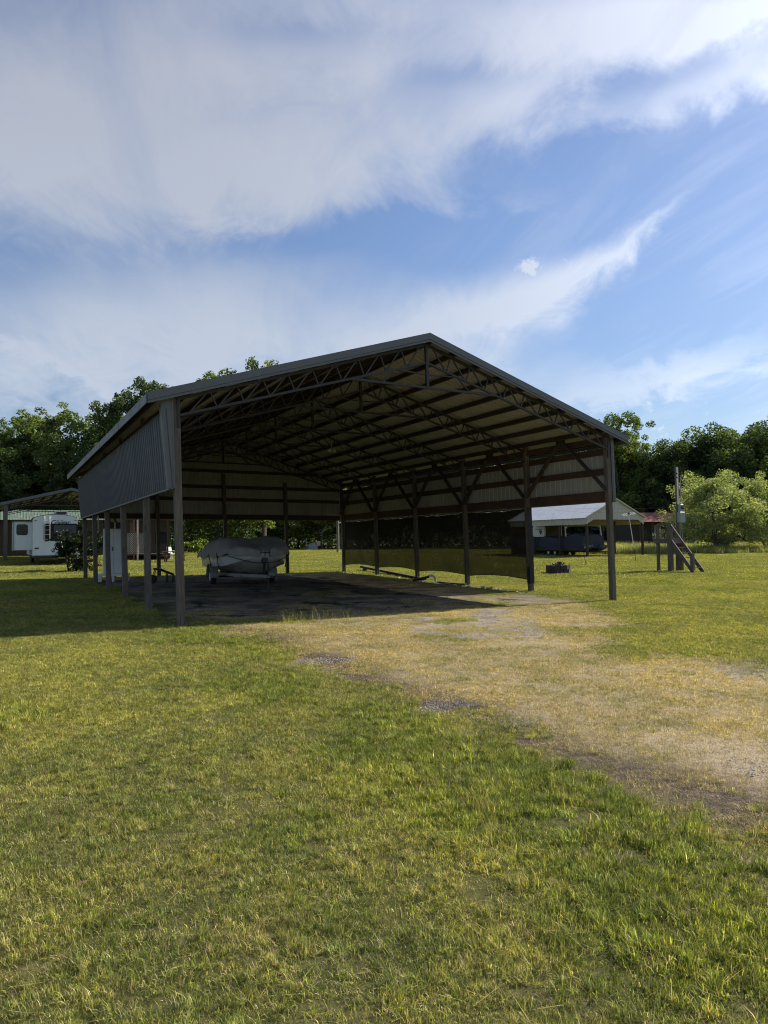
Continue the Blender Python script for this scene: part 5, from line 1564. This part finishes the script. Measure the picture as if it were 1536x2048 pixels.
def make_trees():
    T = {}
    T['tall'] = tree_meshes('tall', 16, 4.6, 'dark', 27200, 0.26, .16, 18, gaps=.5)
    T['tall2'] = tree_meshes('tall2', 16, 4.2, 'mid', 27200, 0.24, .18, 16, gaps=.6)
    T['cotton'] = tree_meshes('cotton', 16, 3.9, 'mid', 25500, 0.24, .12, 18, gaps=.5, taper=.8)
    T['broad'] = tree_meshes('broad', 13, 6.2, 'dark', 34000, 0.29, .14, 18, gaps=.3)
    T['broad2'] = tree_meshes('broad2', 13, 5.8, 'dark', 34000, 0.27, .12, 20, gaps=.3)
    T['loose'] = tree_meshes('loose', 13, 3.6, 'mid', 15300, 0.23, .22, 14, gaps=.9)
    T['light'] = tree_meshes('light', 9, 4.4, 'light', 34000, 0.19, .03, 20, gaps=.3, multi=3, flat=.8)
    T['light2'] = tree_meshes('light2', 9, 4.2, 'light', 30600, 0.19, .03, 18, gaps=.3, multi=2, flat=.8)
    T['low'] = tree_meshes('low', 9, 4.6, 'yellow', 20400, 0.22, .12, 16, gaps=.5)
    T['low2'] = tree_meshes('low2', 9, 4.2, 'mid', 20400, 0.22, .10, 16, gaps=.4)
    def P(px, d, top, key, H, name, label, group=None, wide=1.0, rot=None):
        x, y, z = at_d(px, d); h = (px_of((x, y, 0))[1] - top)      # pixel height above z=0
        need = (h / FPX * y * 1.0) - z
        zz = np.empty(len(T[key][1].vertices) * 3, np.float32); T[key][1].vertices.foreach_get('co', zz)
        s = need / float(np.percentile(zz[2::3], 99.7))
        put_tree(T[key], name, (x, y, z - .1), label, group, rng.uniform(0, 6.28) if rot is None else rot, (s * wide, s * wide, s))
    # left wood, behind the trailer and the neighbouring shelter
    P(255, 75, 757, 'tall', 16, 'tall_tree', 'tallest dark tree on the left, its twin tops rising beside the barn eave', wide=.85)
    P(212, 78, 808, 'tall2', 16, 'tall_tree', 'dark tree standing against the tallest one on its outer side, a little lower', wide=.7)
    P(120, 76, 812, 'loose', 13, 'slender_tree', 'slender many-stemmed tree with light green top behind the white camper', wide=1.15)
    P(62, 75, 826, 'loose', 13, 'slender_tree', 'loose green tree next to the slender one, above the neighbour shelter roof', wide=1.2)
    P(8, 77, 835, 'tall2', 16, 'green_tree', 'green tree cut by the left edge of the picture', wide=.9)
    P(158, 73, 900, 'broad', 13, 'dark_tree', 'low dark rounded tree in the dip between the left treetops', wide=.7)
    P(320, 94, 775, 'tall', 16, 'tall_tree', 'dark tree mostly hidden behind the left end of the barn roof')
    P(430, 86, 742, 'cotton', 16, 'yellow_green_tree', 'sunlit treetop just showing over the left slope of the barn roof', wide=1.1)
    P(528, 86, 718, 'cotton', 16, 'yellow_green_tree', 'small sunlit tuft of treetop highest over the left roof slope', wide=.8)
    g = 'trees in the left wood'
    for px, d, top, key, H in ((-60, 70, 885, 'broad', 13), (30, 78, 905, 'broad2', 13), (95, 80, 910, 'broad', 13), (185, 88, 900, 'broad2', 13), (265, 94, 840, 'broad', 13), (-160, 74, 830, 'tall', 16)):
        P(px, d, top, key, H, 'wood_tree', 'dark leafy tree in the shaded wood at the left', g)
    # trees seen below the barn skirts
    g = 'trees behind the barn'
    for px, d, top, key, H in ((335, 100, 960, 'low', 9), (385, 106, 955, 'low2', 9), (430, 102, 950, 'low', 9), (470, 112, 940, 'low2', 9), (515, 104, 945, 'low2', 9), (550, 106, 950, 'low', 9), (595, 108, 940, 'low', 9),
                               (640, 103, 950, 'low', 9), (690, 107, 940, 'low2', 9), (740, 110, 930, 'broad', 13), (800, 108, 920, 'broad2', 13), (860, 106, 915, 'broad', 13), (930, 104, 915, 'broad2', 13),
                               (300, 98, 950, 'low2', 9), (250, 96, 960, 'low', 9), (1000, 106, 900, 'broad', 13), (1070, 104, 900, 'broad2', 13), (1140, 106, 880, 'broad', 13)):
        P(px, d, top, key, H, 'background_tree', 'leafy tree in the row beyond the lane behind the barn', g, wide=1.15)
    # right side
    P(1240, 98, 826, 'cotton', 16, 'tall_cottonwood', 'tall ragged tree rising right beside the barn eave at the right', wide=1.05)
    P(1275, 100, 868, 'tall2', 16, 'tall_cottonwood', 'tall leafy tree reaching down to the cream carport, lower than the ragged one', wide=.9)
    P(1205, 101, 838, 'tall2', 16, 'tall_cottonwood', 'tall tree half hidden behind the right barn eave', wide=.7)
    P(1335, 98, 888, 'broad', 13, 'dark_tree', 'dark tree with brighter top just left of the power pole top', wide=.95)
    P(1385, 100, 876, 'broad2', 13, 'dark_tree', 'dark rounded tree directly behind the power pole', wide=.75)
    P(1450, 96, 844, 'broad', 13, 'dark_tree', 'highest dark rounded tree above the pale green one at the right', wide=1.15)
    P(1525, 98, 850, 'broad2', 13, 'dark_tree', 'dark tree touching the right edge of the picture', wide=1.1)
    P(1442, 66, 946, 'light', 9, 'pale_green_tree', 'big pale green bushy tree at the meadow edge, right of the stair platform', wide=1.12)
    P(1540, 68, 948, 'light2', 9, 'pale_green_tree', 'pale green bushy tree cut by the right edge of the picture', wide=.95)
    P(1412, 86, 1030, 'light2', 9, 'pale_green_tree', 'low pale green bush right behind the top of the stairs', wide=1.3)
    g = 'trees in the right wood'
    for px, d, top, key, H in ((1180, 108, 900, 'broad', 13), (1240, 110, 920, 'broad2', 13), (1300, 112, 925, 'broad', 13), (1360, 114, 915, 'broad2', 13), (1420, 112, 905, 'broad', 13), (1490, 112, 880, 'broad2', 13), (1560, 110, 870, 'broad', 13), (1640, 104, 850, 'broad2', 13), (1720, 100, 840, 'broad', 13)):
        P(px, d, top, key, H, 'wood_tree', 'dark tree deep in the wood behind the cream carport and meadow', g, wide=1.15)
    # undergrowth closing the wood edge
    n = 60000; xs = rng.uniform(-110, 130, n); ys = 112 + rng.uniform(0, 8, n); hh = rng.random(n) ** 1.2 * (5.5 + 2.5 * vnoise(xs + 300, ys, 6, 3))
    col = pick(TREE_COL['dark'] + TREE_COL['mid'][:2], [1, 1, 1, 1, .6], n)
    V, F, C = leaf_cards(np.stack([xs, ys, hh + gz(xs, ys)], -1), rng.uniform(.4, .8, n), col)
    me = np_mesh('undergrowth', V, F, C, [LEAF]); o = bpy.data.objects.new('undergrowth', me); COL.objects.link(o); tag(o, kind='stuff')
    n = 9000; xs = rng.uniform(-62, -16, n); ys = 84 + rng.uniform(0, 6, n) ; hh = rng.random(n) * 5.0
    V, F, C = leaf_cards(np.stack([xs, ys, hh + gz(xs, ys)], -1), rng.uniform(.35, .6, n), pick(TREE_COL['dark'], [1, 1, .6], n))
    me = np_mesh('undergrowth', V, F, C, [LEAF]); o = bpy.data.objects.new('undergrowth', me); COL.objects.link(o); tag(o, kind='stuff')


make_trees()


def make_shrub(name, px, py, H, rad, nleaf, kind, label, cat='shrub', ls=.11, multi=5, base=.02):
    x, y, z = ground_at(px, py)
    m_ = tree_meshes(name, H, rad, kind, nleaf, ls, base, 20, multi=multi, flat=.9, trunk_r=.07, gaps=.7)
    return put_tree(m_, name, (x, y, z), label, cat=cat)


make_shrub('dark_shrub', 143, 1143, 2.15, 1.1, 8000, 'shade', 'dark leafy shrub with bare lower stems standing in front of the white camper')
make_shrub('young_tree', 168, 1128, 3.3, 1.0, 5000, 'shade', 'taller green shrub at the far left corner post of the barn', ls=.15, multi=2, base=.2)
make_shrub('seedling_shrub', 398, 1108, 1.6, .9, 1600, 'yellow', 'sunlit broad-leaved bush behind the boat stern', ls=.2, multi=4)


def make_hills():
    """low wooded rise closing the horizon on every side"""
    b = MB(); n = 180; vs = []
    for i in range(n):
        a = 2 * PI * i / n
        for r_, h in ((260, -1), (300, 9), (420, 14), (900, 0)):
            w = (1 + .35 * math.sin(a * 9 + 1) + .2 * math.sin(a * 23)) if h > 0 else 1
            vs.append((r_ * math.cos(a), r_ * math.sin(a), h * w))
    fs = [(i * 4 + k, ((i + 1) % n) * 4 + k, ((i + 1) % n) * 4 + k + 1, i * 4 + k + 1) for i in range(n) for k in range(3)]
    b.add(vs, fs); o = b.build('hills', mat('wooded_rise', (.028, .045, .018), .95, var=.4, vscale=.05, bump=1.0, bscale=.3)); tag(o, kind='structure')


make_hills()
